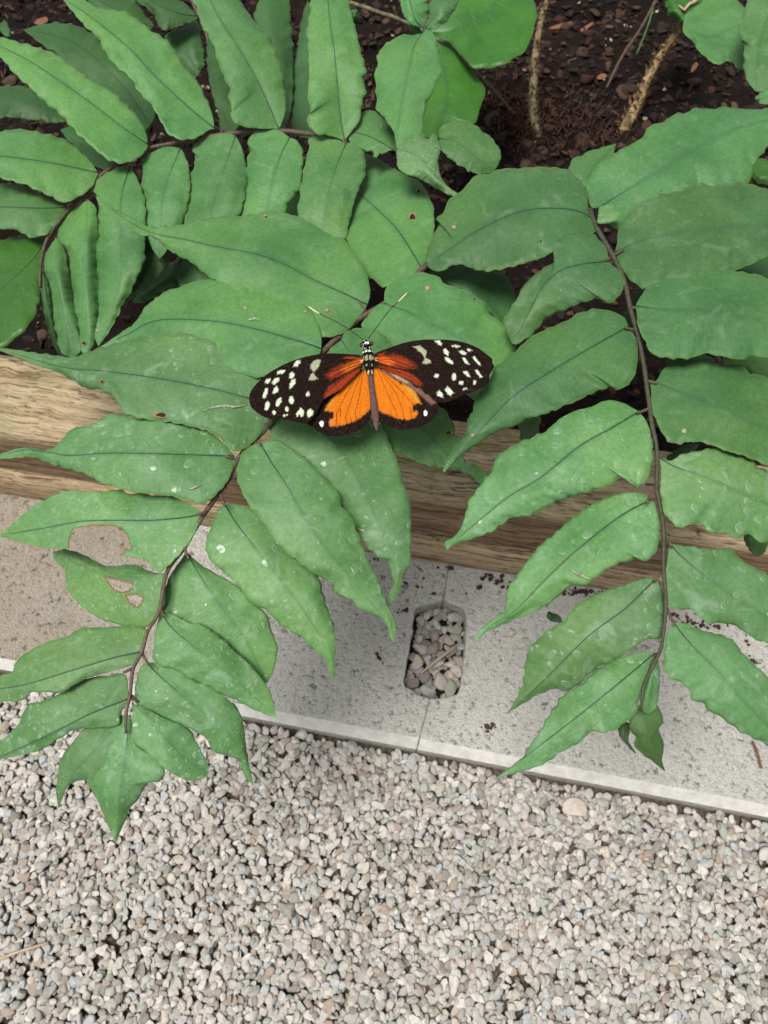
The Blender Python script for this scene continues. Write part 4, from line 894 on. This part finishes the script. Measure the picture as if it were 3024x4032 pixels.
# ---- broad leaved plant at top
bp = empty('broadleaf_plant', upd(945, 80, .14), 'glossy broad leaved plant with two bright green leaves behind the small top centre frond', 'plant')
leaflet(bp, [(945, 78), (1010, 50), (1060, 20), (1120, -60)],
    [(925, 60), (950, 20), (985, -20), (1040, -60)],
    [(955, 86), (972, 93), (1005, 132), (1028, 149), (1084, 142), (1110, 127), (1130, 116), (1147, 86), (1160, 33), (1153, 0), (1140, -40)], .16, .175, mt=M_BROAD, name='leaf', ribmat=M_RIBP, veins=5, cren=1.2, ripple=.0015, arch=.006)
leaflet(bp, [(945, 88), (960, 150), (965, 220), (945, 300)],
    [(975, 100), (1010, 140), (1030, 165), (1048, 198), (1040, 222), (1025, 265), (985, 272)],
    [(935, 110), (925, 180), (905, 240), (905, 290)], .155, .15, mt=M_BROAD, name='leaf', ribmat=M_RIBP, veins=5, cren=1.2, ripple=.0015)
rp = empty('broadleaf_plant', upd(1640, 60, .18), 'leafy plant with wide wavy leaves in the top right corner above the soil', 'plant')
leaflet(rp, [(1630, 40), (1580, 60), (1530, 80), (1475, 60)],
    [(1610, 17), (1586, -5), (1540, -20), (1510, 10), (1480, 30)],
    [(1625, 150), (1603, 148), (1573, 133), (1547, 138), (1520, 119), (1500, 93), (1478, 72)], .165, .16, name='leaf', rib=False, ripple=.0015)
leaflet(rp, [(1690, -20), (1650, 60), (1635, 130), (1632, 197)],
    [(1640, -30), (1612, 5), (1606, 26), (1596, 73), (1606, 99), (1606, 152), (1618, 180)],
    [(1720, 60), (1710, 140), (1680, 180), (1650, 196)], .19, .18, name='leaf', rib=False, ripple=.0015)
leaflet(rp, [(1640, 215), (1660, 205), (1720, 190)], [(1632, 212), (1650, 196), (1700, 180)], [(1645, 225), (1690, 225)], .19, .19, name='leaf', rib=False)
leaflet(rp, [(1625, 350), (1645, 370), (1700, 375)], [(1632, 345), (1660, 348)], [(1625, 385), (1650, 400), (1690, 400)], .22, .22, name='leaf', rib=False, mt=M_BROAD)
bd = empty('curled_leaf', upd(1480, 20, .13), 'bright green curled young leaf with a ragged straw coloured bite at the top right', 'leaf')
leaflet(bd, [(1440, -20), (1470, 20), (1490, 51)], [(1480, -25), (1530, -10), (1530, 15), (1520, 38), (1504, 50)], [(1425, -10), (1435, 10), (1450, 35), (1470, 46)], .145, .14, name='blade', mt=M_BROAD, rib=False, fold=.005)
tube('dried_edge', [upd(x, y, .1465) for x, y in [(1466, 12), (1478, 22), (1488, 10), (1500, 4), (1512, -4)]], [.0006, .0012, .0014, .001, .0006], M_STRAW, bd, n=6, jitter=.5)

# ---- stems in the bed
def scaly(name, pts, zs, r0, r1, label, cols, n=60, flakes=900):
    c = catmull(pts, n); zz = np.interp(np.linspace(0, 1, n), np.linspace(0, 1, len(zs)), zs)
    P = [Vector(upd(x, y, z)) for (x, y), z in zip(c, zz)]
    V, F = tube_geo(P, [(r0 + (r1 - r0) * i / n) * random.uniform(.85, 1.15) for i in range(n)], 9, jitter=.15)
    for k in range(flakes):
        i = random.randrange(n - 1); p = P[i].lerp(P[i + 1], random.random()); r = r0 + (r1 - r0) * i / n
        d = (P[i + 1] - P[i]).normalized(); a = d.cross(Vector((0, 0, 1))).normalized(); bb = d.cross(a)
        an = random.uniform(0, 2 * math.pi); o_ = a * math.cos(an) + bb * math.sin(an); tn = d.cross(o_)
        q = p + o_ * r * .9; big = random.random() < .22; ln = r * (random.uniform(1.0, 2.0) if big else random.uniform(.4, 1.4)); wd = r * (random.uniform(.3, .7) if big else random.uniform(.06, .25))
        e = q + (o_ * random.uniform(.5, 1) - d * random.uniform(-.3, 1)) * ln
        mid_ = q.lerp(e, .5)
        b0 = len(V); V += [tuple(q), tuple(mid_ + tn * wd + o_ * wd * .3), tuple(e), tuple(mid_ - tn * wd)]; F.append((b0, b0 + 1, b0 + 2, b0 + 3))
    return mesh_obj(name, V, F, cols, label=label, category='shoot', group='scaly stems rising from the soil')
M_SC1 = simple('scaly stem', (.17, .12, .055), .85, (.34, .28, .16), 260, .6, .001)
M_SC2 = simple('scaly stem rusty', (.20, .12, .05), .85, (.38, .28, .16), 220, .6, .001)
scaly('scaly_shoot', [(1190, -20), (1170, 40), (1158, 110), (1152, 180), (1150, 240), (1162, 300)], [.14, .125, .11, .095, .085, .075], .0020, .0034, 'scaly brown stem left of the thin dark twigs, rising straight from the soil', M_SC1)
scaly('scaly_shoot', [(1495, 20), (1462, 70), (1425, 125), (1395, 180), (1372, 235), (1335, 305)], [.14, .125, .11, .098, .088, .076], .0022, .0040, 'scaly straw brown stem slanting up to the right above the large right leaflet', M_SC2)
M_FIB = simple('reddish root fibre', (.045, .017, .011), .9, (.10, .040, .025), 400)
def twig(pts, zs, r, label, m_=M_TWIG, name='twig'):
    n = 30; c = catmull(pts, n); zz = np.interp(np.linspace(0, 1, n), np.linspace(0, 1, len(zs)), zs)
    return tube(name, [upd(x, y, z) for (x, y), z in zip(c, zz)], [r * random.uniform(.8, 1.2) for _ in range(n)], m_, None, n=7, jitter=.15, label=label, category=name.replace('_', ' '))
twig([(1425, -15), (1385, 60), (1345, 120), (1310, 190)], [.13, .09], .0011, 'thin dark twig leaning between the two scaly stems')
twig([(1415, 5), (1398, 60), (1375, 118)], [.11, .088], .0006, 'slender green sprout beside the thin dark twig at top', M_STEMG, 'sprout')
twig([(755, 5), (800, 20), (870, 45), (930, 75), (975, 105), (1020, 150), (1060, 190), (1110, 245)], [.15, .15, .145, .14, .12, .085], .0014, 'long spotted olive stem crossing behind the small top centre frond', M_SPOTSTEM, 'stem')
twig([(1110, 150), (1190, 50), (1235, 40)], [.082, .084], .0004, 'short thin reddish rootlet near the first scaly stem') if False else None
# fibres: a red-brown mat at the stem feet
V, F = [], []
for k in range(520):
    cx, cy = random.choice([(1135, 270), (1300, 290), (1180, 300), (1090, 220), (1240, 240)]); x = random.gauss(cx, 42); y = random.gauss(cy, 28)
    an = random.gauss(.8, .7); ln = random.uniform(8, 30)
    u, v_ = to_fr(*upd(x, y, ZS)[:2])
    if v_ < WT + .004: continue
    z = soil_z(u, v_) + random.uniform(0, .004)
    p = [Vector(upd(x + math.cos(an) * ln * t, y - math.sin(an) * ln * t + 4 * math.sin(3 * t + k), z + .003 * math.sin(3 * t))) for t in (0, .33, .66, 1)]
    vv, ff = tube_geo(p, [.00028] * 4, 4); b0 = len(V); V += vv; F += [tuple(i + b0 for i in f) for f in ff]
mesh_obj('root_fibres', V, F, M_FIB, kind='stuff', label='matted red brown root fibres on the soil around the stem feet', category='roots')
# chips and pebbles on the soil
M_CHIP = simple('bark chip', (.14, .055, .03), .9, (.22, .10, .055), 300)
chips = [((1265, 60), 22, 4, .6), ((1215, 55), 30, 5, .25), ((1180, 100), 14, 7, -.6), ((1300, 165), 12, 6, .3), ((1450, 95), 10, 6, 0), ((1500, 145), 14, 5, 1.0), ((1375, 240), 10, 7, .2), ((90, 45), 16, 8, .3), ((150, 430), 10, 5, .4)]
for i, ((x, y), ln, wd, an) in enumerate(chips):
    u, v_ = to_fr(*upd(x, y, ZS)[:2]); z = soil_z(u, v_) + .0015
    ca, sa = math.cos(an), math.sin(an); vs = []
    for lay in (0, .0012):
        for q in range(8):
            t = 2 * math.pi * q / 8; ex = math.cos(t) * ln * random.uniform(.8, 1.1); ey = math.sin(t) * wd * random.uniform(.8, 1.1)
            vs.append(upd(x + ex * ca + ey * sa, y - ex * sa + ey * ca, z + lay))
    fs = [tuple(range(8))[::-1], tuple(range(8, 16))] + [(q, (q + 1) % 8, 8 + (q + 1) % 8, 8 + q) for q in range(8)]
    lab = ['red brown bark chip lying high on the soil between the stems', 'long slim bark chip beside the first scaly stem', 'short bark chip just right of the first scaly stem', 'bark chip in the middle of the bare soil', 'pale bark chip near the upper end of the slanting stem', 'bark chip on the soil below the top right leaves', 'reddish bark chip at the foot of the slanting stem', 'rusty bark chip in the top left corner', 'small bark chip under the left end of the upper left frond'][i]
    mesh_obj('bark_chip', vs, fs, M_CHIP, smooth=False, label=lab, category='bark chip', group='bark chips on the soil')
wp = stone_mat('white grit', [(.34, .28, .21), (.30, .20, .12), (.26, .17, .11), (.42, .37, .30), (.2, .13, .08)])
gr = []
for k in range(240):
    x, y = random.uniform(-20, 1660), random.uniform(-20, 340) if random.random() < .8 else random.uniform(340, 760)
    u, v_ = to_fr(*upd(x, y, ZS)[:2])
    if v_ > WT + .005: gr.append((*fr(u, v_, soil_z(u, v_) + .001), random.uniform(.0007, .0022)))
stones('grit', gr, 3, wp, kind='stuff', label='pale grit grains sprinkled over the dark soil', category='grit')

# dark debris on the concrete
M_DEB = simple('dark debris', (.03, .018, .012), .95, (.07, .04, .03), 300)
db = []
for (cx, cy, sx, sy, n) in [(1945, 2265, 35, 14, 26), (1800, 2228, 40, 6, 14), (2300, 2330, 50, 12, 30), (1490, 2590, 12, 14, 8), (1925, 2860, 14, 9, 8), (2740, 2450, 60, 22, 40), (2960, 2590, 30, 40, 14), (1900, 2300, 300, 30, 40), (2850, 2250, 100, 10, 10), (1450, 2210, 60, 8, 10), (1580, 2410, 12, 8, 5)]:
    for _ in range(n):
        p = up(random.gauss(cx, sx), random.gauss(cy, sy), ZC + .0004)
        u, v_ = to_fr(p[0], p[1])
        if v_ < -.003: db.append((*p, random.uniform(.0005, .0019)))
stones('soil_debris', db, 2, M_DEB, kind='stuff', label='crumbs of dark soil spilled on the concrete blocks below the timber', category='soil')
M_DRYLEAF = simple('dry leaf', (.12, .05, .035), .8, (.2, .09, .06), 300)
twig([(1625, 1600), (1636, 1625), (1645, 1660)], [.033, .032], .0007, 'short red brown twig on the concrete at the right edge', M_DRYLEAF, 'twig')

# ------------------------------------------------------------------ butterfly
ZB = .2545
def vcol_mat(name, rough=.65):
    m, N, L, b = mat(name, rough, .04)
    a = N.new('ShaderNodeAttribute'); a.attribute_name = 'col'
    geo = N.new('ShaderNodeNewGeometry'); n = noise_n(N, L, geo.outputs['Position'], 2600, 3, .7)
    r = ramp(N, [(.35, (.62, .62, .62)), (.7, (1.2, 1.2, 1.2))]); L.new(n.outputs[0], r.inputs[0])
    cc = mix(N, L, 1, a.outputs['Color'], r.outputs[0], 'MULTIPLY')
    v = N.new('ShaderNodeTexNoise'); v.inputs['Scale'].default_value = 2600; v.inputs['Detail'].default_value = 2; L.new(geo.outputs['Position'], v.inputs['Vector'])
    rv = ramp(N, [(.60, (0, 0, 0)), (.70, (1, 1, 1))]); L.new(v.outputs[0], rv.inputs[0])
    cc = mix(N, L, math_n(N, L, 'MULTIPLY', rv.outputs[0], .16), cc, (.30, .24, .24))
    L.new(cc, b.inputs['Base Color'])
    bump(N, L, b, n.outputs[0], .3, .0003)
    return m
M_WING = vcol_mat('wing scales', .9); M_BODY = vcol_mat('body fur', .55)
def s2l(c): return tuple(((x / 255) / 12.92 if x / 255 <= .04045 else ((x / 255 + .055) / 1.055) ** 2.4) for x in c)
BLK = s2l((30, 19, 16)); ORG_ = s2l((205, 112, 24)); RED = s2l((142, 54, 24)); YEL = s2l((196, 132, 46)); PALE = s2l((200, 210, 184)); GREY = s2l((158, 162, 132)); BRN = s2l((112, 84, 70)); WHT = s2l((235, 240, 230))
def poly_dist(P, x, y):
    """signed distance (positive inside) of arrays x, y to polygon P"""
    P = np.array(P, float); Q = np.roll(P, -1, 0); d = np.full(x.shape, 1e9); ins = np.zeros(x.shape, bool)
    for (ax, ay), (bx, by) in zip(P, Q):
        ex, ey = bx - ax, by - ay; t = np.clip(((x - ax) * ex + (y - ay) * ey) / (ex * ex + ey * ey + 1e-9), 0, 1)
        d = np.minimum(d, np.hypot(x - ax - t * ex, y - ay - t * ey))
        if ay != by: ins ^= ((ay > y) != (by > y)) & (x < (bx - ax) * (y - ay) / (by - ay) + ax)
    return np.where(ins, d, -d)
def ell(cx, cy, rx, ry, n=12): return [(cx + rx * math.cos(2 * math.pi * k / n), cy + ry * math.sin(2 * math.pi * k / n)) for k in range(n)]
def wing(name, T, lead, trail, layers, lines, zfun, parent, nt=150, nw=110):
    A = catmull(lead, nt + 1); B = catmull(trail, nt + 1)
    s = np.linspace(0, 1, nw + 1)[None, :, None]
    XY = A[:, None, :] * (1 - s) + B[:, None, :] * s
    X, Y = XY[..., 0], XY[..., 1]
    nz = np.array([[noise.noise(Vector((x * .035, y * .035, 1.7))) for x, y in zip(a, b_)] for a, b_ in zip(X, Y)])
    nz2 = np.array([[noise.noise(Vector((x * .12, y * .12, 5.7))) for x, y in zip(a, b_)] for a, b_ in zip(X, Y)])
    colr = np.tile(np.array(BLK), (*X.shape, 1))
    for P, c, soft, rag in layers:
        d = poly_dist(P, X, Y) + rag * (nz * .7 + nz2 * .9); k = np.clip(d / soft + .5, 0, 1)[..., None]
        colr = colr * (1 - k) + np.array(c) * k
    for P, wd, c in lines:
        d = np.full(X.shape, 1e9)
        for (ax, ay), (bx, by) in zip(P[:-1], P[1:]):
            t = np.clip(((X - ax) * (bx - ax) + (Y - ay) * (by - ay)) / ((bx - ax) ** 2 + (by - ay) ** 2 + 1e-9), 0, 1)
            d = np.minimum(d, np.hypot(X - ax - t * (bx - ax), Y - ay - t * (by - ay)))
        k = np.clip((wd - d) / (wd * .6), 0, 1)[..., None]; colr = colr * (1 - k) + np.array(c) * k
    colr *= (1 + .12 * nz2)[..., None]
    V = []
    for i in range(nt + 1):
        for j in range(nw + 1):
            sx, sy = T(X[i, j], Y[i, j]); V.append(up(sx, sy, zfun(sx, sy, i / nt, j / nw)))
    W = nw + 1; F = [(i * W + j, i * W + j + 1, (i + 1) * W + j + 1, (i + 1) * W + j) for i in range(nt) for j in range(nw)]
    o = mesh_obj(name, V, F, M_WING, parent)
    a = o.data.color_attributes.new('col', 'FLOAT_COLOR', 'POINT')
    a.data.foreach_set('color', np.concatenate([np.clip(colr, 0, 1), np.ones((*X.shape, 1))], -1).ravel())
    so_ = o.modifiers.new('s', 'SOLIDIFY'); so_.thickness = .00012; so_.offset = -1
    return o
random.seed(31)
bf = empty('butterfly', up(1450, 1500, ZB), 'black and orange butterfly with cream spots resting with open wings on the fern', 'butterfly')
BX = 1452
def zf(sx, sy, t, j):
    d = abs(sx - BX); vein = .00022 * abs(math.sin(sy * .085 + sx * .03 * (1 if sx < BX else -1)))
    return ZB + .0010 + .0040 * (d / 480) - .0018 * (d / 480) ** 3 + vein + .0004
def zh(sx, sy, t, j):
    d = abs(sx - BX); vein = .00022 * abs(math.sin(sx * .075))
    return ZB - .0004 + .0030 * (d / 480) + vein - .0006 * max(0, (sy - 1500) / 200)
def zhr(sx, sy, t, j): return zh(sx, sy, t, j) + .0022 * min(1, abs(sx - BX) / 60)
SP, BG = 9, 11
def shr(P, k=.90):
    cx = sum(p[0] for p in P) / len(P); cy = sum(p[1] for p in P) / len(P); return [(cx + (x - cx) * k, cy + (y - cy) * k) for x, y in P]
spotsL = [[(620, 590), (625, 545), (660, 510), (705, 505), (700, 545), (670, 590)], [(420, 680), (430, 640), (490, 620), (525, 635), (490, 670)],
  [(570, 730), (575, 670), (605, 635), (635, 680), (635, 712), (600, 728)], [(575, 855), (570, 790), (600, 740), (645, 725), (645, 780), (610, 830)],
  [(275, 780), (300, 735), (350, 720), (355, 750), (310, 785)], [(350, 780), (390, 730), (460, 710), (455, 750), (390, 805)],
  [(250, 970), (255, 920), (290, 840), (325, 830), (320, 880), (285, 965)], [(370, 915), (385, 850), (415, 810), (445, 850), (440, 890)],
  [(275, 1100), (285, 1020), (310, 990), (345, 1020), (340, 1060), (310, 1115)], [(405, 1060), (410, 990), (470, 950), (485, 1000), (440, 1060)],
  ell(597, 985, 32, 58), ell(793, 915, 27, 30), ell(540, 1090, 24, 34), ell(390, 1135, 22, 30), ell(510, 1165, 18, 14), ell(542, 1160, 11, 12),
  [(645, 1190), (660, 1130), (700, 1065), (750, 1110), (740, 1180), (705, 1190), (690, 1150), (670, 1185)], [(780, 1190), (775, 1120), (820, 1075), (860, 1110), (850, 1160), (810, 1195)]]
LL = [([(1440, 505), (1350, 520), (1200, 570), (1080, 630), (1010, 690), (1060, 725), (1200, 690), (1330, 630), (1430, 560)], RED, 60, 30),
      ([(1430, 480), (1250, 468), (1200, 486), (1400, 500)], RED, 14, 10),
      ([(1440, 512), (1360, 530), (1250, 580), (1190, 620), (1250, 640), (1340, 590), (1420, 545)], ORG_, 70, 16),
      ([(1400, 600), (1300, 660), (1180, 740), (1050, 820), (1000, 900), (985, 945), (1020, 955), (1100, 905), (1190, 850), (1280, 750), (1400, 640)], RED, 38, 20),
      ([(1445, 505), (1415, 512), (1410, 530), (1435, 540)], s2l((235, 205, 160)), 14, 4),
      ([(860, 520), (900, 500), (945, 510), (915, 590), (870, 655), (820, 600), (825, 570)], GREY, 12, 10), ([(800, 745), (820, 690), (850, 655), (870, 690), (910, 730), (850, 750)], GREY, 10, 9)] + [(p, PALE, SP, BG) for p in map(shr, spotsL)]
linesL = [([(1440, 520), (1300, 560), (1180, 610), (1060, 650)], 5, BLK), ([(1420, 590), (1250, 690), (1120, 800), (1010, 900)], 4, BLK), ([(1440, 545), (1280, 600), (1110, 690)], 6, BLK), ([(1440, 560), (1330, 625), (1180, 700), (1030, 810)], 9, BLK)]
wing('forewing', T13, [(1450, 540), (1425, 458), (1250, 435), (1000, 430), (800, 460), (600, 520), (450, 590), (300, 680), (190, 780), (120, 870), (95, 950), (110, 1050), (170, 1110)],
     [(1450, 570), (1420, 625), (1300, 745), (1200, 842), (1100, 905), (1010, 955), (960, 1010), (900, 1120), (830, 1220), (760, 1262), (650, 1238), (520, 1215), (480, 1187), (400, 1183), (370, 1212), (300, 1190), (230, 1160), (170, 1110)],
     LL, linesL, zf, bf)
HL = [([(1475, 622), (1400, 650), (1300, 740), (1190, 850), (1150, 900), (1100, 960), (1030, 1040), (1000, 1105), (1060, 1125), (1090, 1130), (1080, 1200), (1040, 1240), (1060, 1295), (1150, 1290), (1250, 1265), (1350, 1235), (1450, 1165), (1535, 1090), (1530, 900), (1500, 700)], ORG_, 22, 18),
      ([(1160, 890), (1080, 970), (1010, 1060), (1000, 1110), (1040, 1100), (1090, 1010), (1150, 930)], YEL, 26, 10), ([(1060, 1210), (1040, 1250), (1060, 1290), (1110, 1290), (1110, 1230)], s2l((196, 118, 58)), 22, 14),
      (ell(1082, 1165, 15, 42), BLK, 12, 14), (ell(955, 1265, 25, 36), WHT, 8, 8)]
hlines = [([(1130, 1150), (1128, 1270)], 5, BLK), ([(1180, 1090), (1180, 1180)], 5, BLK), ([(1238, 1180), (1250, 1265)], 5, BLK), ([(1300, 1190), (1315, 1250)], 4, BLK), ([(1350, 1140), (1372, 1230)], 5, BLK), ([(1430, 640), (1300, 1000), (1240, 1180)], 5, s2l((120, 55, 14))), ([(1450, 650), (1400, 950), (1350, 1140)], 5, s2l((120, 55, 14))), ([(1410, 650), (1240, 920), (1130, 1150)], 5, s2l((120, 55, 14)))]
wing('hindwing', T13, [(1485, 620), (1400, 630), (1200, 720), (1000, 860), (860, 1040), (790, 1180), (780, 1250), (850, 1312), (930, 1365)],
     [(1485, 625), (1505, 700), (1530, 800), (1540, 1000), (1538, 1170), (1480, 1270), (1350, 1360), (1200, 1400), (1080, 1410), (930, 1365)], HL, hlines, zh, bf)
spotsR = [[(935, 280), (990, 265), (1020, 300), (1030, 330), (1000, 335), (960, 300)], [(1125, 338), (1180, 322), (1250, 345), (1200, 360)], [(1315, 380), (1350, 365), (1395, 395), (1350, 405)],
  [(1040, 390), (1070, 365), (1110, 420), (1105, 455), (1060, 440)], [(1215, 400), (1260, 385), (1320, 420), (1300, 455), (1260, 440)], [(1055, 465), (1110, 475), (1150, 520), (1158, 562), (1100, 535), (1065, 505)],
  [(1265, 475), (1300, 480), (1362, 567), (1300, 550)], [(1375, 455), (1410, 460), (1460, 520), (1507, 592), (1450, 560)], ell(960, 693, 28, 27), ell(1170, 705, 27, 54),
  [(1275, 640), (1330, 635), (1370, 712), (1330, 702), (1290, 670)], [(1410, 625), (1440, 612), (1512, 710), (1480, 722)], ell(1255, 778, 28, 26), ell(1413, 775, 19, 29), ell(1290, 850, 12, 15), ell(1315, 845, 10, 17),
  [(960, 880), (1000, 860), (1045, 920), (1040, 952), (970, 935)], [(1060, 850), (1090, 810), (1140, 860), (1185, 912), (1150, 905), (1125, 930), (1080, 900)]]
RL = [([(235, 490), (350, 455), (480, 450), (600, 490), (680, 550), (700, 590), (560, 600), (450, 590), (350, 560), (260, 520)], RED, 60, 30), ([(245, 445), (330, 420), (375, 408), (300, 450)], RED, 16, 8),
      ([(240, 485), (330, 470), (400, 490), (470, 540), (400, 565), (300, 535)], s2l((212, 98, 32)), 40, 10),
      ([(280, 585), (450, 600), (600, 640), (710, 700), (790, 790), (760, 815), (650, 750), (500, 680), (380, 645)], RED, 38, 20),
      ([(232, 488), (255, 490), (258, 515), (238, 515)], s2l((235, 205, 160)), 12, 4),
      ([(680, 345), (760, 335), (840, 390), (845, 420), (825, 478), (790, 430), (720, 370)], GREY, 12, 10), ([(795, 550), (825, 470), (890, 510), (890, 540), (840, 548)], GREY, 10, 9)] + [(p, PALE, SP, BG) for p in map(shr, spotsR)]
rlines = [([(240, 495), (420, 500), (600, 560), (700, 600)], 5, BLK), ([(300, 600), (480, 640), (640, 700), (780, 800)], 5, BLK), ([(240, 500), (400, 530), (560, 590)], 5, BLK), ([(240, 530), (420, 590), (640, 640), (740, 700)], 9, BLK)]
wing('forewing', T14, [(215, 520), (230, 432), (400, 360), (600, 295), (800, 265), (1000, 262), (1150, 270), (1300, 300), (1450, 360), (1560, 440), (1622, 492), (1622, 530), (1652, 580)],
     [(215, 560), (330, 625), (450, 690), (600, 760), (750, 850), (860, 930), (960, 990), (1060, 1010), (1200, 960), (1300, 915), (1400, 880), (1530, 820), (1585, 760), (1590, 690), (1620, 640), (1652, 580)],
     RL, rlines, zf, bf)
HR = [([(215, 612), (280, 612), (400, 690), (530, 780), (640, 850), (740, 970), (772, 1022), (715, 1030), (690, 1080), (735, 1130), (720, 1190), (620, 1215), (500, 1200), (400, 1160), (280, 1110), (240, 950), (215, 780)], ORG_, 22, 18),
      ([(320, 615), (500, 700), (700, 800), (830, 890), (960, 1010), (900, 1035), (800, 950), (600, 800), (400, 690)], BRN, 26, 8), ([(420, 660), (520, 700), (640, 770), (600, 780), (480, 720)], s2l((170, 140, 110)), 22, 6),
      ([(560, 785), (640, 830), (720, 900), (772, 1020), (725, 1010), (640, 910)], YEL, 24, 10), (ell(695, 1075, 20, 46), BLK, 14, 14), ([(720, 1020), (760, 1020), (750, 1080), (720, 1070)], BLK, 14, 14), (ell(830, 1135, 22, 36), WHT, 8, 8)]
rhl = [([(560, 1090), (580, 1210)], 4, BLK), ([(480, 1120), (495, 1200)], 4, BLK), ([(640, 1060), (668, 1180)], 4, BLK), ([(410, 1110), (420, 1170)], 4, BLK), ([(280, 620), (480, 900), (560, 1090)], 5, s2l((120, 55, 14))), ([(260, 620), (400, 950), (480, 1120)], 5, s2l((120, 55, 14))), ([(300, 630), (520, 850), (700, 1050)], 4, BLK)]
wing('hindwing', T14, [(205, 605), (300, 608), (400, 655), (550, 705), (700, 785), (830, 875), (930, 955), (975, 1020), (978, 1080), (960, 1150), (900, 1230), (800, 1280)],
     [(205, 620), (213, 780), (240, 950), (268, 1100), (280, 1200), (330, 1250), (430, 1300), (560, 1328), (680, 1320), (800, 1280)], HR, rhl, zhr, bf)
# body: one continuous lofted mesh, coloured by region
prof_b = [  # T14 x, y, half width, half height factor
    (118, 268, 14, .7), (122, 285, 38, .8), (128, 305, 52, .9), (132, 330, 55, .95), (136, 355, 50, .9), (140, 378, 44, .85), (143, 400, 58, .95), (146, 430, 68, 1.0), (150, 470, 72, 1.05), (153, 510, 72, 1.05), (156, 550, 66, 1.0), (160, 590, 54, .95), (166, 620, 42, .9), (172, 650, 35, .9),
    (180, 700, 32, .9), (188, 770, 32, .9), (197, 850, 35, .9), (207, 930, 39, .9), (217, 1010, 42, .9), (227, 1090, 44, .85), (236, 1170, 42, .85), (242, 1240, 37, .85), (246, 1290, 29, .8), (249, 1322, 17, .7), (251, 1340, 4, .5)]
rows = catmull(prof_b, 150); V, F, cols = [], [], []; nr = 28
pxm = .245 / 3033 * .33153 * 1.02
for i, (x, y, hw, hh) in enumerate(rows):
    seg = 1 + (.03 * math.sin((y - 640) / 68 * 2 * math.pi) if y > 640 else 0)
    for k in range(nr):
        t = 2 * math.pi * k / nr; xx = x + hw * seg * math.cos(t); zz = hw * pxm * hh * math.sin(t)
        p = up(*T14(xx, y), ZB + .0009); V.append((p[0], p[1], p[2] + zz))
        c = np.array(s2l((16, 13, 14)))
        if y > 700: c = np.array(s2l((98, 76, 70))) * (1 - .25 * (math.cos((y - 640) / 68 * 2 * math.pi) > .86))
        elif y > 620: f_ = min(1, (y - 620) / 80); c = c * (1 - f_) + np.array(s2l((70, 55, 50))) * f_
        def sp(cx, cy, rx, ry, cc):
            global c_
            d = ((xx - cx) / rx) ** 2 + ((y - cy) / ry) ** 2
            return d < 1 and math.sin(t) > -.1
        for cx, cy, rx, ry, cc in [(120, 328, 12, 15, WHT), (148, 325, 12, 15, WHT), (84, 352, 10, 24, WHT), (192, 345, 9, 22, WHT), (112, 388, 9, 12, WHT), (168, 378, 8, 12, WHT), (102, 290, 8, 8, WHT), (150, 285, 8, 8, WHT),
                                   (125, 434, 12, 16, WHT), (167, 432, 12, 16, WHT), (88, 435, 9, 13, WHT), (203, 420, 9, 12, WHT), (133, 515, 20, 32, s2l((150, 156, 110))), (182, 512, 19, 32, s2l((150, 156, 110))), (98, 510, 8, 28, s2l((150, 156, 110))), (212, 505, 8, 28, s2l((150, 156, 110))),
                                   (130, 590, 10, 14, s2l((150, 150, 110))), (195, 585, 10, 14, s2l((150, 150, 110))), (150, 665, 9, 26, s2l((200, 195, 150))), (197, 660, 8, 26, s2l((200, 195, 150)))]:
            if sp(cx, cy, rx, ry, cc): c = np.array(cc)
        cols.append((*c, 1))
F = [(i * nr + k, i * nr + (k + 1) % nr, (i + 1) * nr + (k + 1) % nr, (i + 1) * nr + k) for i in range(len(rows) - 1) for k in range(nr)]
F.append(tuple(range(nr))[::-1]); F.append(tuple((len(rows) - 1) * nr + k for k in range(nr)))
body = mesh_obj('body', V, F, M_BODY, bf)
a = body.data.color_attributes.new('col', 'FLOAT_COLOR', 'POINT'); a.data.foreach_set('color', np.array(cols).ravel())
M_EYE = simple('eye', (.03, .012, .008), .2, (.05, .02, .012), 900, .1, .0001)
for cx, cy in ((72, 326), (188, 312)):
    bm = bmesh.new(); bmesh.ops.create_uvsphere(bm, u_segments=16, v_segments=10, radius=31 * pxm)
    p = up(*T14(cx, cy), ZB + .0012)
    vs = [(v_.co.x * .85 + p[0], v_.co.y + p[1], v_.co.z + p[2]) for v_ in bm.verts]; fs = [tuple(v_.index for v_ in f.verts) for f in bm.faces]; bm.free()
    mesh_obj('eye', vs, fs, M_EYE, bf)
M_ANT = simple('antenna', (.012, .012, .010), .6, (.02, .02, .018)); M_CLUB = simple('antenna club', (.62, .55, .36), .6, (.7, .62, .42))
for path, club in (([(1431, 1338), (1395, 1312), (1340, 1276), (1259, 1235)], [(1259, 1235), (1236, 1222), (1213, 1206)]), ([(1451, 1332), (1480, 1293), (1510, 1252), (1537, 1218), (1568, 1188)], [(1568, 1188), (1586, 1170), (1604, 1152)])):
    c = catmull(path, 24); an = tube('antenna', [up(x, y, ZB + .0016 + .004 * math.sin(i / 23 * 1.7)) for i, (x, y) in enumerate(c)], [.00017] * 24, M_ANT, bf, n=6)
    c2 = catmull(club, 8); tube('antenna_club', [up(x, y, ZB + .0016 + .004 * math.sin(1.7) + .0001 * i) for i, (x, y) in enumerate(c2)], [.00016, .0002, .00024, .00026, .00026, .00024, .0002, .0001], M_CLUB, an, n=6)
